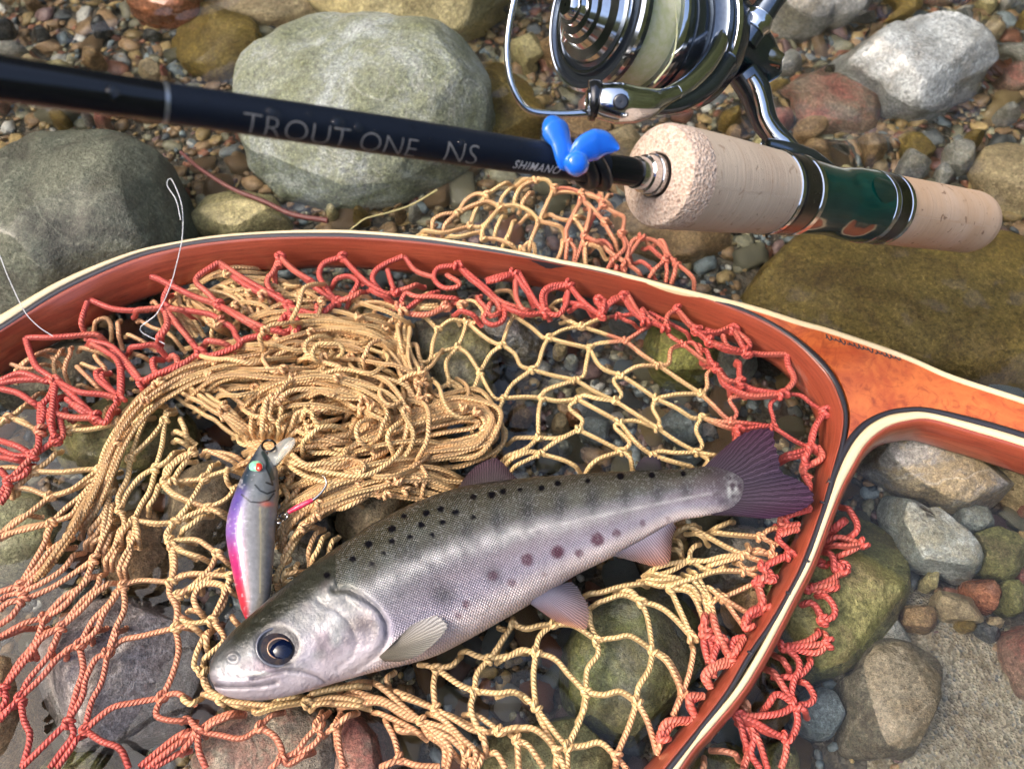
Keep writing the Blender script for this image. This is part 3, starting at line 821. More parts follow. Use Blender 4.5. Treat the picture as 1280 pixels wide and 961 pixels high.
# near side: pale strip round the lower right of the hoop and the throat of the handle
LO_in = [(800, 1010), (860, 936), (879, 909), (914, 868), (941, 827), (967, 780), (983, 750), (1009, 701), (1030, 643), (1043, 605), (1056, 573), (1070, 549), (1086, 532), (1107, 520), (1130, 515), (1160, 515), (1218, 529), (1280, 547), (1400, 588)]
LO_out = [(812, 1020), (860, 944), (888, 911), (924, 868), (948, 831), (975, 781), (991, 750), (1015, 703), (1037, 645), (1053, 606), (1068, 578), (1079, 559), (1094, 543), (1113, 531), (1134, 525), (1164, 523), (1218, 538), (1280, 557), (1396, 598)]
lamination('pale_strip', LO_in, LO_out, ZT + .0004, ZB - .002, W_CREAM)
LO_dk = [(790, 1002), (850, 930), (868, 907), (903, 866), (931, 824), (956, 780), (973, 748), (998, 700), (1020, 643), (1034, 602), (1048, 568), (1062, 544), (1080, 526), (1105, 514), (1130, 509), (1160, 509), (1220, 522), (1282, 540), (1404, 580)]
dk_top = LO_dk[9:]; in_top = LO_in[9:]
lamination('dark_strip', dk_top, in_top, ZT + .0003, ZB - .002, W_DARK)
# rounded red outer face of the near side
ca = catmull(np.array(LO_out, float), n=260)
pa = P(ca[:, 0], ca[:, 1], ZT)
tg = np.gradient(pa, axis=0); tg /= np.linalg.norm(tg, axis=1)[:, None]
nrm = np.stack([tg[:, 1], -tg[:, 0], 0 * tg[:, 0]], 1)
rows = []
for a_ in np.linspace(0, math.pi * .8, 10):
    m = pa + nrm * (.0030 * math.sin(a_)); m[:, 2] = ZT - .0165 * (1 - math.cos(a_)) / (1 - math.cos(math.pi * .8)); rows.append(m)
m = pa - nrm * .0005; m[:, 2] = ZT - .0165; rows.append(m)
W_ = np.stack(rows, 1); k = W_.shape[1]
L = np.concatenate([[0], np.cumsum(np.linalg.norm(np.diff(pa, axis=0), axis=1))])
me = make_mesh('outer_strip', W_.reshape(-1, 3), [grid_faces(len(pa), k, wrap_v=True)], uv=np.stack([np.repeat(L, k), np.tile(np.linspace(0, .02, k), len(pa))], 1))
bm = bmesh.new(); bm.from_mesh(me); bmesh.ops.recalc_face_normals(bm, faces=bm.faces); bm.to_mesh(me); bm.free()
obj('outer_strip', me, W_RED, NET)
# burl wedge of the handle
upper = [(x, y) for x, y in catmull(np.array(UP2[14:], float), n=60)]
lower = [(x, y) for x, y in catmull(np.array(dk_top, float), n=60)]
ringside = [tuple(v) for v in L2[14:23]]
ring_c = catmull(np.array(ringside), n=60)
up_w = P(np.array(upper)[:, 0], np.array(upper)[:, 1], ZT); lo_w = P(np.array(lower)[:, 0], np.array(lower)[:, 1], ZT); rg_w = P(ring_c[:, 0], ring_c[:, 1], ZT)
poly = np.vstack([up_w, lo_w[::-1], rg_w[::-1][1:-1]])
bm = bmesh.new()
vt = [bm.verts.new(Vector(p)) for p in poly]
fc = bm.faces.new(vt)
r = bmesh.ops.extrude_face_region(bm, geom=[fc])
for v_ in r['geom']:
    if isinstance(v_, bmesh.types.BMVert): v_.co.z = ZB - .003
bmesh.ops.recalc_face_normals(bm, faces=bm.faces)
bmesh.ops.triangulate(bm, faces=[f for f in bm.faces if len(f.verts) > 4])
me = bpy.data.meshes.new('handle'); bm.to_mesh(me); bm.free()
HANDLE = obj('handle', me, W_BURL, NET)
# burnt-in script along the handle edge: small worn strokes, too blurred in the photo to read
acc = Acc()
sc = []
x0, y0, x1, y1 = 1031, 420, 1127, 449
for part in ((0, .26), (.29, .62), (.65, 1)):
    f_ = np.linspace(part[0], part[1], int(70 * (part[1] - part[0])) + 8)
    g_ = f_ * 105
    wx = x0 + (x1 - x0) * f_ + 1.6 * np.sin(g_ * 1.0 + 1) ; wy = y0 + (y1 - y0) * f_ + 2.6 * np.cos(g_ * 1.0) * (1 + .4 * np.sin(g_ * .31))
    w3 = catmull(P(wx, wy, ZT + .0001), n=len(f_) * 4)
    v_, f2_, _ = tube(w3, .00030, 5, flat=((0, 0, 1), .4)); acc.add(v_, f2_)
obj('burnt_script', acc.mesh('burnt_script'), simple('burnt_ink', (.03, .028, .035), .6), HANDLE)
# varnish pegs along the dark line
for i, (x, y) in enumerate([(1027, 627), (984, 740), (936, 814), (1008, 700)]):
    w3 = P(np.array([x - 2., x + 4.]), np.array([y - .5, y + 2.]), ZT + .0007)
    v_, f_, _ = tube(catmull(w3, n=5), .0005, 6); a_ = Acc(); a_.add(v_, f_)
    obj('peg', a_.mesh('peg'), W_DARK, NET)

# ================================================================== landing net: cords
def cord_mat():
    t = NT('twisted_cord')
    a = t.n('VertexColor', props=dict(layer_name='Col'))
    u = t.n('SeparateXYZ', Vector=t.uv())
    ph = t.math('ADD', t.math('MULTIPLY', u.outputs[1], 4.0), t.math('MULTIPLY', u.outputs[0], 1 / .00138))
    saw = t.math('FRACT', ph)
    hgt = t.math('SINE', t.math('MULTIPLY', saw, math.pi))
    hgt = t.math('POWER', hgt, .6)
    c = t.objco(.5)
    n1 = t.noise(150, 4, vec=c); n2 = t.noise(2500, 2, vec=c)
    col = t.mix(.55, a, t.mix(t.ramp(n1, [(.3, 0.), (.7, 1.)]), (.72, .68, .62), (1.25, 1.25, 1.25)), 'MULTIPLY')
    col = t.mix(t.ramp(hgt, [(.25, .55), (.7, 0.)]), col, t.mix(.4, a, (.34, .13, .05)))  # grooves between the strands darkened: recess shading put into the cord colour
    h = t.math('ADD', hgt, t.math('MULTIPLY', n2, .35))
    t.bsdf(base=col, rough=.42, normal=t.bump(h, .00045, 1.0), coat=.12, coatr=.2, spec=.35)
    return t.m
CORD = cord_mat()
TANC = np.array([.78, .545, .255]); REDC = np.array([.60, .105, .085]); SALM = np.array([.70, .29, .17])
def dye(t):
    t = np.clip(np.asarray(t, float), 0, 1)[..., None]
    return np.where(t < .5, TANC * (1 - 2 * t) + SALM * 2 * t, SALM * (2 - 2 * t) + REDC * (2 * t - 1))
rim_px = c5
def field(px, py):
    q = py + (300 - px) * .55
    t = np.where((py > 560) & (px < 720), np.clip((q - 660) / 370, 0, 1) ** 1.3, 0)
    d = np.sqrt(((np.stack([px, py], -1)[:, None] - rim_px[None, ::6]) ** 2).sum(-1)).min(1)
    t2 = np.where((px > 760), 1 - sstep(12, 85, d), 0) * np.where(py > 600, .4, 1)
    t2 = np.where((px > 880) & (py < 560), np.maximum(t2, sstep(855, 945, px)), t2)
    return np.maximum(t, t2)

TILES = {}
def tl(x0, y0, red=None, **kw):      # tile origin, then strands in tile units (1/5.333 px)
    pass
STR = []          # (pixel polyline, redness or None, radius, layer)
def trace(x0, y0, text, red=None, rad=.00116, lay=0.0, sc=.1875):
    for s in text.split(';'):
        s = s.strip()
        if not s: continue
        p = np.array([[float(a) for a in q.split(',')] for q in s.split()])
        STR.append([np.stack([x0 + p[:, 0] * sc, y0 + p[:, 1] * sc], 1), red, rad, lay])

# --- open netting above the trout (photo pixels)
trace(0, 0, '''504,390 530,396 547,412; 547,412 564,400 583,402; 547,412 541,429 538,448 530,456; 530,456 551,441 572,434; 572,434 579,418 583,402;
572,434 585,443 600,466; 572,434 558,452 560,470 563,479; 563,479 544,489 528,504; 530,456 524,476 528,504; 530,456 538,482 528,504; 583,402 604,420 619,429 628,431;
628,431 613,443 600,466; 628,431 635,409 643,395; 628,431 643,442 651,457 665,462; 643,395 664,409 679,422 686,422; 686,422 679,435 673,454 665,462; 665,462 641,480 630,498;
665,462 690,469 720,475; 600,466 592,488 588,499; 600,466 609,484 619,498 630,498; 630,498 655,496 677,497; 630,498 622,516 618,531; 677,497 684,487 720,475; 677,497 697,501 722,499;
677,497 673,517 673,547; 686,422 705,412 727,408; 686,422 705,428 737,435; 720,475 730,469 733,454 737,435; 720,475 747,491 769,501; 727,408 755,417 782,426; 727,408 749,399 772,395;
727,408 712,401 701,395; 782,426 749,429 737,435; 782,426 801,414 816,404 825,400; 782,426 804,444 824,457; 737,435 747,454 758,463 776,469; 776,469 797,458 824,457;
776,469 767,476 777,493 769,501; 776,469 794,480 820,498; 824,457 836,454 839,437 854,430; 824,457 850,475 876,492; 769,501 747,498 730,494 722,499; 769,501 794,517 822,535;
722,499 748,513 774,527; 722,499 712,510 728,525 723,537; 820,498 846,493 876,492; 820,498 846,510 865,522 877,521; 820,498 816,510 824,526 822,535; 876,492 884,484 884,467 896,461;
876,492 891,506 904,519 914,527; 854,430 866,428 874,440 884,452; 854,430 874,446 896,461; 854,430 838,420 832,409; 772,395 786,402 802,403; 772,395 790,393 812,394; 812,394 826,398 848,410 869,421;
869,421 875,432 880,446; 896,461 908,474 925,478; 896,461 905,479 917,489 930,494; 930,494 950,490 978,493; 925,478 940,487 978,493; 930,494 912,499 921,516 914,527; 914,527 895,526 877,521;
877,521 900,531 924,538; 877,521 870,537 878,556 871,565; 924,538 945,534 966,533; 914,527 940,530 966,533; 978,493 963,505 967,524 966,533; 966,533 992,550 1013,560; 978,493 1000,494 1015,505 1030,514;
774,527 795,526 822,535; 774,527 769,534 787,553 777,564; 774,527 797,555 816,569; 822,535 847,552 871,565; 816,569 824,564 847,566 871,565; 871,565 888,568 905,568; 816,569 845,578 876,586; 871,565 885,575 876,588;
723,537 700,547 673,547; 723,537 690,555 676,567; 723,537 750,550 777,564; 673,547 650,547 632,549; 673,547 655,562 624,572; 676,567 660,565 628,578; 676,567 655,577 634,587; 676,567 707,576 730,589;
730,589 748,574 777,564; 777,564 786,570 794,585; 618,531 600,515 583,521; 618,531 606,533 596,550; 618,531 632,538 628,556 612,572; 618,531 612,545 612,560; 588,499 580,500 574,504; 574,504 578,488 568,478 563,479; 563,479 575,488 588,499; 574,504 560,505 550,512; 583,521 590,540 600,548;
924,538 920,545 926,552''', None, .00094, .001, 1.0)
# --- red strands between the hoop and the netting on the handle side
trace(880, 400, '''525,495 600,400 560,300 545,240; 280,215 300,150 200,60; 280,215 235,120 185,55; 280,215 400,230 545,240; 235,415 235,320 240,230; 280,215 140,180 40,140; 35,150 150,200 280,215; 235,415 330,465 525,490;
0,240 90,320 130,420 230,480 330,510 525,495; 0,80 80,85 180,50; 800,605 740,720 700,850; 810,620 730,740 715,850; 500,905 600,890 710,860; 500,925 620,905 720,855; 740,840 790,910 700,960; 690,860 670,920 660,960''', 1.0, .00132, .004)
trace(800, 500, '1150,320 1220,385 1100,450 1080,500; 1100,370 1080,470 1130,520; 1080,500 1130,560 1110,600; 640,200 650,270; 640,190 760,190', 1.0, .0013, .003)
# --- red lacing along the far side of the hoop
RL = .00128
trace(0, 360, '''180,350 215,330 330,330 480,320 640,310 700,350; 180,350 200,430 250,530 370,615; 610,95 760,140 940,150 1100,130; 590,110 545,210 540,300; 540,340 640,360 760,400 900,560 950,640; 700,380 800,470 930,630;
560,350 700,420 790,500 800,660 800,740; 0,620 120,570 200,580 300,620 370,615; 0,635 150,612 370,615; 370,615 500,730 640,860; 370,615 520,690 690,710 800,740; 370,615 330,720 270,800 265,940; 370,615 350,800 340,960;
380,680 370,820 420,850 520,865 640,860; 400,700 540,820 620,880; 0,670 120,700 200,750 280,800; 800,740 740,820 700,900 640,860; 1100,130 1110,40 1130,0; 1100,130 1110,240 1050,330 1030,380; 1100,130 1200,260 1280,350; 1100,130 1280,155;
810,400 920,390 1030,380 1090,430; 1090,430 1170,460 1180,510 1120,570 1040,560 1020,480 1060,430; 960,640 1040,580 1280,470; 800,470 810,640 800,740; 640,500 650,600 740,680 800,740; 700,520 680,600 800,740''', 1.0, RL, .007)
trace(160, 300, '''160,260 200,260 300,310 450,380 600,430; 300,290 240,380 240,450; 600,170 470,240 460,290 530,350 600,430; 610,165 760,250 900,330 1010,390 1100,450 1250,500; 620,190 750,280 900,350; 600,430 700,480 830,550 960,600 1100,630;
610,440 760,530 900,610; 1000,110 970,210 930,260 940,320 1010,390; 1010,120 1010,200; 1020,110 1100,200 1200,260 1280,300; 1050,420 1050,500 970,580; 1080,450 1130,540 1120,610 1050,640; 1060,440 1090,540 1120,600;
240,450 400,470 560,500 620,540; 240,450 360,600 440,700 480,750; 270,500 390,640 460,730; 240,450 260,580 180,670; 620,540 690,580 720,640 740,700 560,770 480,750; 690,700 820,650 960,630; 470,660 600,680 700,700; 480,750 340,840 200,890 60,960; 0,470 120,460 240,450''', 1.0, RL, .008)
trace(340, 290, '''40,165 20,260 0,330; 60,165 170,270 300,380 430,465; 450,165 360,200 320,250 320,310 380,400 430,465; 470,165 560,270 650,350 760,410 830,400; 480,170 600,310; 370,330 500,295 570,330 540,400 480,460; 870,180 760,210 690,260 670,320 720,390 790,460;
880,180 960,260 1080,320; 770,270 800,350 820,400; 1220,215 1110,240 1080,310 1140,370 1220,370 1250,340 1160,300; 0,370 100,480 200,550 310,560; 20,420 140,500 280,580; 60,500 80,580 140,640 0,690; 120,540 170,640 100,690; 290,430 310,530 380,510 430,465;
620,350 560,420 430,465; 610,350 700,410 790,440 810,470; 820,400 920,370 1010,320; 850,500 890,410 960,430 1080,430 1200,440 1280,430; 880,520 1000,440 1080,400 1100,350; 430,465 340,540 310,560''', 1.0, RL * .95, .007)
trace(340, 290, '1160,500 1040,550 900,540 850,500; 1170,440 1280,490; 1160,500 1200,440', .8, .00125, .005)
trace(520, 290, '''280,225 350,300 450,380 540,470 570,560; 300,225 460,370 560,460 720,520; 640,275 540,300 460,340; 650,280 540,320 470,350; 660,270 720,370 790,460; 680,280 800,470 860,540; 660,340 670,440 720,520 790,490; 1010,350 900,360 840,420 860,540; 1010,370 880,390 860,480 900,550;
1030,350 1090,440 1180,520 1240,560; 1010,420 1000,480 950,550 860,540; 1020,480 1100,490 1200,520; 430,380 410,440 460,500 500,560 560,530 560,480; 500,420 480,520 450,580 510,620 580,590 590,510 540,440; 240,510 350,540 440,580; 540,470 640,520 740,550 860,540; 1210,460 1240,560; 1250,470 1230,560''', 1.0, RL * .95, .006)
trace(700, 330, '''50,125 0,150; 70,125 110,210 200,300 280,340; 50,200 30,250 70,260 170,280 280,340; 410,205 340,240 280,340; 415,220 330,270 290,340; 430,210 480,310 570,390; 440,205 500,290 560,370; 240,230 280,340; 270,240 280,340; 540,310 600,360 700,430; 570,390 640,400 700,430; 765,300 720,340 700,430;
785,295 830,370 900,440; 790,310 880,410 940,440; 900,440 960,460 1060,450 1130,430; 910,450 1000,520 1150,580 1240,600; 1150,440 1200,500 1240,600; 1170,440 1260,580; 960,520 1000,640 1040,700; 1000,520 1130,570 1240,600; 1080,490 1120,550 1240,600; 570,390 540,320; 1190,620 1200,790; 1040,700 1110,770 1200,790; 1000,640 1080,730 1160,850''', 1.0, RL * .9, .005)
# --- red lacing inside and outside the near side of the hoop
trace(880, 600, '''700,180 600,200 510,260 530,300 620,290; 690,190 560,240 540,290; 500,270 540,330 610,330; 490,330 500,400 560,460 580,490; 610,320 500,370 480,400; 570,490 480,530 390,580; 560,510 400,580; 390,580 420,640 470,640; 410,620 350,680; 360,690 390,780 400,830; 340,690 370,800; 400,840 300,890 270,940; 380,850 310,900 290,960; 420,600 470,670 380,660''', 1.0, RL * .9, .006)
trace(880, 600, '''930,140 970,200 1020,290 1010,350 950,380; 970,230 900,290 840,330; 980,240 860,340; 820,400 900,380 1060,425; 820,420 940,440 1060,425; 1060,425 960,480 880,500; 800,440 860,520 870,600 920,600; 780,500 840,520; 880,520 960,570 930,620 880,610; 850,520 900,570 940,610; 770,545 860,560;
920,600 830,670 690,700; 920,630 860,690 700,720; 890,700 800,740 690,740; 900,650 880,720 760,710; 740,750 820,780 870,850 860,910 790,930; 640,820 720,820 770,880 790,940; 730,780 750,850 790,930; 820,840 870,870; 780,860 830,900''', 1.0, .0012, -.003)
trace(860, 780, '''890,0 870,60 780,120 640,150; 900,10 930,110; 930,120 820,140 640,150; 940,140 850,190 640,150; 640,150 730,230 740,310 710,360 690,470 715,540; 600,180 660,280 720,330; 840,190 810,270 740,340 640,350 590,330; 530,270 600,360 680,490 715,540; 740,350 810,420 840,490 800,530 715,540; 715,540 640,480 580,470 540,530 520,580;
715,540 620,590 480,610 335,605; 715,540 790,580 830,610; 715,540 730,650 700,740 660,760; 335,605 460,660 560,720 660,760; 335,605 480,700 660,760; 660,760 650,870 620,960; 350,640 420,750 400,860 370,960; 400,640 440,750 420,860 480,960; 430,680 480,800 530,960; 335,605 380,780 420,860''', 1.0, .0012, -.003)
trace(860, 780, '170,830 300,860 370,900; 130,880 100,960; 390,480 430,570; 370,520 420,600', .5, .0011, -.004)
# --- tan strands under the far lacing
trace(0, 360, '''0,880 80,850 180,770 300,660; 50,860 150,900 260,960; 470,480 590,600 690,700; 380,360 400,430 360,490 370,600; 440,350 470,430 440,500 420,620; 300,420 380,490; 800,280 900,330 1010,380; 880,180 1010,260 1120,300 1210,390; 770,170 790,280 780,370; 480,380 600,410 740,450; 490,480 640,540 760,560; 820,420 1010,470;
460,650 600,640; 690,750 660,830; 580,250 700,200 740,260 700,310; 600,400 650,480 700,540 680,620; 80,520 200,540 340,480; 100,560 250,440 400,400; 60,600 180,480 330,420; 980,50 1050,120 1060,230; 1170,40 1120,110 1100,180; 840,560 900,600 1000,590; 860,640 920,690 1000,640''', .22, 0.00094, .001)
trace(160, 300, '''340,360 430,330 560,340 700,380 830,500; 540,300 660,320 790,420 850,520; 640,270 720,330 700,430; 350,380 370,500 430,600; 400,340 410,470 480,600; 880,300 960,340 1040,330 1130,290; 890,370 870,480 930,530 1030,490; 910,430 980,520 1040,540; 1040,350 1160,390 1240,450; 560,300 700,290 860,300; 720,500 700,600 760,660; 600,480 560,600 540,680; 1130,600 1200,590 1280,560; 1190,300 1220,420 1280,440;
450,400 520,470 600,480 640,560; 460,340 560,380 640,460 620,560; 820,440 760,480 700,560; 330,400 340,500 400,600; 980,280 1100,310 1200,290; 760,340 820,400 900,380''', .1, 0.00094, .002)
trace(340, 290, '''470,480 600,430 700,450; 500,510 640,470 760,480 860,530; 640,520 740,500 850,490; 400,540 480,530 540,570 520,650 450,690; 470,530 550,560 560,620 450,690; 930,490 1060,490 1160,470; 930,500 1050,510 1150,490; 870,540 830,700 850,830 940,930; 890,560 880,680 910,760; 910,760 960,750 980,830 990,880; 870,540 760,620 750,650; 860,600 700,680 585,755; 750,650 660,660 585,755; 640,540 560,650 500,720; 585,755 580,850 610,950; 585,755 760,820 880,890; 585,755 720,900 850,950;
450,690 400,760 390,860; 450,690 350,630 260,680 100,760; 200,780 290,790 320,860; 0,760 120,780 380,770 450,740 585,755; 840,750 800,820; 860,760 900,860 1000,890; 910,760 920,850 990,880''', .04, 0.000974, .003)
trace(520, 290, '300,480 340,460 400,470 450,540 400,600 340,600; 290,500 330,560; 480,400 620,390 680,420; 880,460 940,530 1010,590 1090,630; 870,480 1010,460; 230,510 290,580; 480,520 640,550; 0,430 90,410 200,440; 0,480 120,490 210,470', .08, 0.000957, .001)
# --- left: strands drawn out towards the near rim
trace(0, 500, '''0,130 90,100 200,0; 0,160 60,110; 50,120 150,140 240,200; 280,210 350,215 450,205; 450,205 600,195 720,170 800,150; 450,205 560,140; 370,300 350,380 240,470; 0,450 100,450 225,475; 225,475 400,480 560,465 660,460; 225,475 130,560 30,620; 60,600 180,590 330,645; 330,645 470,600 660,460; 330,645 500,590 600,540 690,510;
330,645 200,750 60,850 0,900; 345,815 180,860 0,920; 345,815 440,720 560,620 660,460; 345,815 480,760 560,640 690,545; 345,815 280,960; 470,900 570,780 650,680 690,545; 500,880 620,760 690,620; 660,460 700,330 800,150; 680,460 760,330 820,190; 690,545 790,360 850,200; 730,560 800,380 880,180; 740,600 770,440; 720,600 690,760 560,910; 740,620 700,780 680,960; 750,640 720,830 650,960;
800,150 880,60 930,0; 830,150 920,70 990,0; 860,160 960,80 1080,0; 880,170 995,75; 870,385 930,220 995,75; 870,385 1010,250 1095,130; 1095,130 1110,60 1140,20; 1110,140 1140,40; 1095,130 1080,300 1040,450; 1040,450 1120,400 1190,300; 1040,450 940,510 850,620 800,735; 870,385 850,520 790,640 800,735; 1040,450 1000,600 940,700 890,800; 1070,510 1030,650 950,740; 800,735 830,810 810,880 760,960; 890,800 830,860 770,960;
890,800 920,890 890,960; 870,820 860,960; 890,800 1050,820 1165,815; 1100,540 1100,580 1170,640 1280,680; 1280,340 1160,430 1100,540; 1280,370 1200,460 1150,550; 1120,180 1280,260; 1120,240 1280,310; 1170,80 1230,190 1220,260; 1160,530 1280,540; 1260,690 1165,815; 1280,780 1180,800 1110,900 1130,940''', None, 0.001044, .003)
trace(0, 500, '''200,0 290,60 260,200 240,340 60,540 0,650; 0,270 120,310 220,370; 0,330 100,370 220,370; 0,380 180,410; 370,270 280,330 220,370; 180,400 170,490 60,540; 0,460 60,540; 60,540 50,620 0,690; 440,100 560,120 640,115; 430,0 540,50 640,115; 390,20 430,100; 340,0 330,140 370,270; 380,40 400,130 420,240 370,270; 640,115 700,150 740,100 750,30; 310,60 350,200 370,270''', 1.0, RL * .95, .006)
trace(0, 640, '''0,130 110,50 240,0; 0,180 150,110 340,70; 340,75 300,200 210,360 135,485; 440,180 340,250 250,370 135,485; 460,200 360,300 240,420 150,540; 460,175 530,60 590,0; 500,150 600,50 640,0; 520,235 640,150 720,0; 560,220 690,160 720,60; 520,235 430,370 300,460 150,540; 630,310 490,410 330,510 155,585; 630,310 690,170 740,60 760,0; 660,300 720,200 740,90; 665,370 760,240 800,120 850,70; 700,360 760,300 790,200; 630,310 550,480 420,570 295,705;
640,390 520,520 420,630 295,705; 665,370 650,490 540,600 410,765; 775,440 640,540 540,650 410,765; 775,440 820,310 890,180 910,60; 800,430 850,330 870,250 850,100; 790,470 740,590 620,720 530,885; 820,490 690,680 640,790 530,885; 820,490 830,640 770,780 715,930; 820,490 940,455 1140,470; 1140,470 1130,540 1180,640 1170,770; 1150,220 1165,350 1140,470; 135,485 0,530; 140,520 60,550 0,590; 155,585 60,600 0,650; 155,585 80,690 0,750; 295,705 160,740 0,830; 295,705 240,860 150,960; 410,765 280,840 190,960;
410,765 360,880 300,960; 530,885 470,900 390,960; 1165,60 1050,80 930,60; 1280,30 1180,60 1110,140 1120,200 1150,220; 1140,190 1280,180; 1150,220 1280,290; 1140,470 1230,410 1280,410; 1180,560 1240,520 1280,460; 1190,560 1190,680 1280,730; 1170,770 1280,760''', None, 0.001044, .003)
trace(0, 780, '''0,90 110,50 200,0; 405,20 290,70 200,200 20,430; 270,0 240,120 130,250 20,430; 405,20 330,200 190,370 135,490; 525,140 400,210 280,350 135,490; 525,140 555,300 510,450 455,650; 570,120 640,40 670,0; 540,110 580,30 610,0; 720,195 640,230 570,370 550,480 455,650; 720,195 680,380 610,520 565,705; 720,195 770,80 800,0; 720,195 810,110 960,75 1165,32; 1165,32 1190,180 1140,360 1075,490;
1075,490 900,520 740,560 565,705; 1075,490 1040,600 1130,640 1280,640; 1075,490 1180,460 1270,520; 135,490 60,560 0,620; 110,510 0,640; 135,490 160,640 200,750 150,950; 455,650 330,770 150,950; 455,650 490,730 400,860 330,960; 540,710 480,820 380,960; 565,705 680,780 800,830 860,960; 20,430 40,500 0,570; 1280,690 1150,770 930,950; 1280,740 1180,800 980,960; 1240,830 1020,960''', None, 0.001044, .002)
trace(220, 780, '''0,640 80,630 150,710; 150,710 50,750 0,780; 150,710 60,820 0,860; 150,710 260,630 430,570; 160,740 250,660 430,590; 150,710 300,740 440,760 560,690; 150,710 150,830 200,960; 560,690 620,620 700,570; 560,690 650,740 700,820 710,890; 710,890 630,960; 710,890 800,850 870,760 945,680; 710,890 880,830 960,750 945,680; 700,900 760,930 900,840; 945,680 950,570; 960,680 1000,570; 960,740 1060,690; 1060,690 1080,580; 1060,690 1130,620 1190,570; 1060,690 1080,820 1130,960''', None, 0.001044, .0015)
trace(220, 780, '''180,330 200,420 290,480 400,540 480,545; 140,450 230,480 300,500; 480,545 540,590 640,560 780,530 870,520; 300,510 400,520 620,540 870,520; 620,510 760,490 850,470; 850,480 1000,440 1280,400; 870,520 1060,490 1280,520; 870,520 1050,530 1280,550; 870,560 960,530 1100,520; 150,460 130,510 90,530 0,460''', .03, 0.001044, .005)
trace(180, 560, '''330,20 240,60 150,140 140,220; 320,40 260,110 200,220; 350,10 430,20 550,70 640,110; 380,20 560,40 680,90; 470,60 430,160 400,205; 400,205 520,160 640,130; 210,215 320,215 400,205; 140,220 170,280 270,340 425,395; 400,205 340,310 260,430 205,490; 425,395 560,330 640,200; 425,395 560,430; 430,410 560,460; 425,395 320,440 205,490 160,570 170,620; 430,420 300,520 205,560; 170,620 340,610 420,650 485,700; 170,660 320,710 430,740; 170,620 190,780 180,885; 485,700 440,800 330,910 250,960; 500,780 430,810; 485,700 560,760;
180,885 300,840 430,840 580,860; 350,950 400,910 500,910 560,960; 570,860 560,930; 900,210 960,330 890,400; 1050,60 1000,170 910,240; 1120,70 1030,270 920,380; 890,520 940,600 890,660; 980,500 1020,560 960,660 910,740; 945,740 880,850 870,940; 1000,740 990,830; 945,740 1060,560 1185,510; 1185,510 1120,620 1080,760; 1210,540 1160,680 1090,780; 1280,560 1230,680 1190,700; 880,860 1000,830 1060,790; 900,890 1010,870''', .05, 0.001044, .003)
trace(160, 700, '''490,380 440,260 480,180 560,150 640,180 640,280 560,400; 330,230 340,370 420,420 560,400; 560,430 480,560 440,700 490,740; 560,400 640,520 560,610 460,690; 530,440 520,560 500,620; 560,400 640,230 690,100; 650,200 720,220; 660,350 740,440; 360,320 470,330; 490,740 540,860 620,940; 520,700 490,740; 600,60 540,120 330,230; 620,60 680,100; 330,440 420,440 490,500; 1040,10 1000,90 980,190; 1080,20 1010,150''', .06, 0.001044, .003)
# --- below the trout
trace(620, 720, '''115,315 200,350 290,330 380,320; 380,320 520,330 670,425; 625,195 630,320 670,425; 625,195 730,160 850,125 965,170; 670,425 800,410 900,400 1045,495; 965,170 1010,280 1045,495; 965,170 1080,200 1180,270 1310,410; 965,170 900,100 800,80; 570,115 690,110 830,70 1030,40; 380,320 290,400 265,510; 265,510 170,490 90,530 0,560; 265,510 390,550 490,660 600,775; 265,510 250,680 265,870; 670,425 680,520 610,620 600,775; 1045,495 1020,620 950,740 940,835; 1045,495 1150,560 1250,750;
600,775 720,790 830,770 940,835; 600,775 590,880 550,960; 265,870 150,780 0,790; 115,315 60,400 0,490; 115,315 115,260; 15,320 80,340; 1150,90 1230,240 1310,410; 1250,750 1170,920''', None, 0.001044, .002)
trace(640, 780, '''160,555 210,680 300,845; 160,555 270,700 370,820; 0,700 120,690 210,740 300,845; 30,770 110,810 210,950; 30,770 45,960; 495,460 460,620 370,820; 370,820 480,810 590,790 695,880; 830,520 780,680 695,880; 830,520 900,640 955,850; 300,845 290,960; 300,845 350,960; 370,820 370,960; 695,880 690,960; 695,880 760,960; 1140,460 1060,600; 990,760 955,850; 1220,110 1190,300 1140,460; 940,180 1040,260 1140,460; 1220,110 1190,0''', None, 0.001044, .002)
trace(420, 780, '''1020,230 1060,180 1180,10; 1020,230 940,210 850,170 820,180; 1020,230 940,330 925,445; 1020,230 1150,210 1280,170; 925,445 820,400 720,330 665,295; 925,445 1080,460 1180,450 1280,500; 925,445 900,560 940,680 980,720; 665,295 540,250; 665,295 650,420 665,565; 665,295 780,270 830,190; 380,300 340,360 345,430; 0,430 100,400 230,370; 230,370 330,440 460,560 570,645; 0,470 150,490 300,500 480,600 570,645; 0,545 130,545 250,520 340,540 470,620 570,645; 60,430 200,470 350,520; 390,470 520,510 665,565; 340,430 480,480 665,565; 665,565 800,640 900,700 980,720; 700,580 840,650 980,720; 980,720 1090,715;
570,645 720,690 800,740 870,860; 570,645 680,740 760,830 740,960; 560,660 620,740 720,820 720,960; 600,580 720,640 840,760 930,850 900,960; 310,620 370,720 400,800 420,900; 420,900 300,950; 420,900 540,940 690,950; 230,570 330,610 480,680 600,760; 380,640 430,710 560,710; 1090,715 1190,690 1280,690; 840,590 960,620 1090,715; 960,720 1000,840 990,870; 1000,860 1070,860 1130,960; 930,830 970,890 940,960; 1210,775 1160,720; 1210,775 1220,960; 1210,775 1280,800; 10,650 20,800 50,960; 130,575 40,640 10,680; 10,570 0,620; 570,645 640,700 760,760 860,850; 590,700 700,780 820,900; 870,860 850,960; 860,850 930,960''', None, 0.001044, .002)
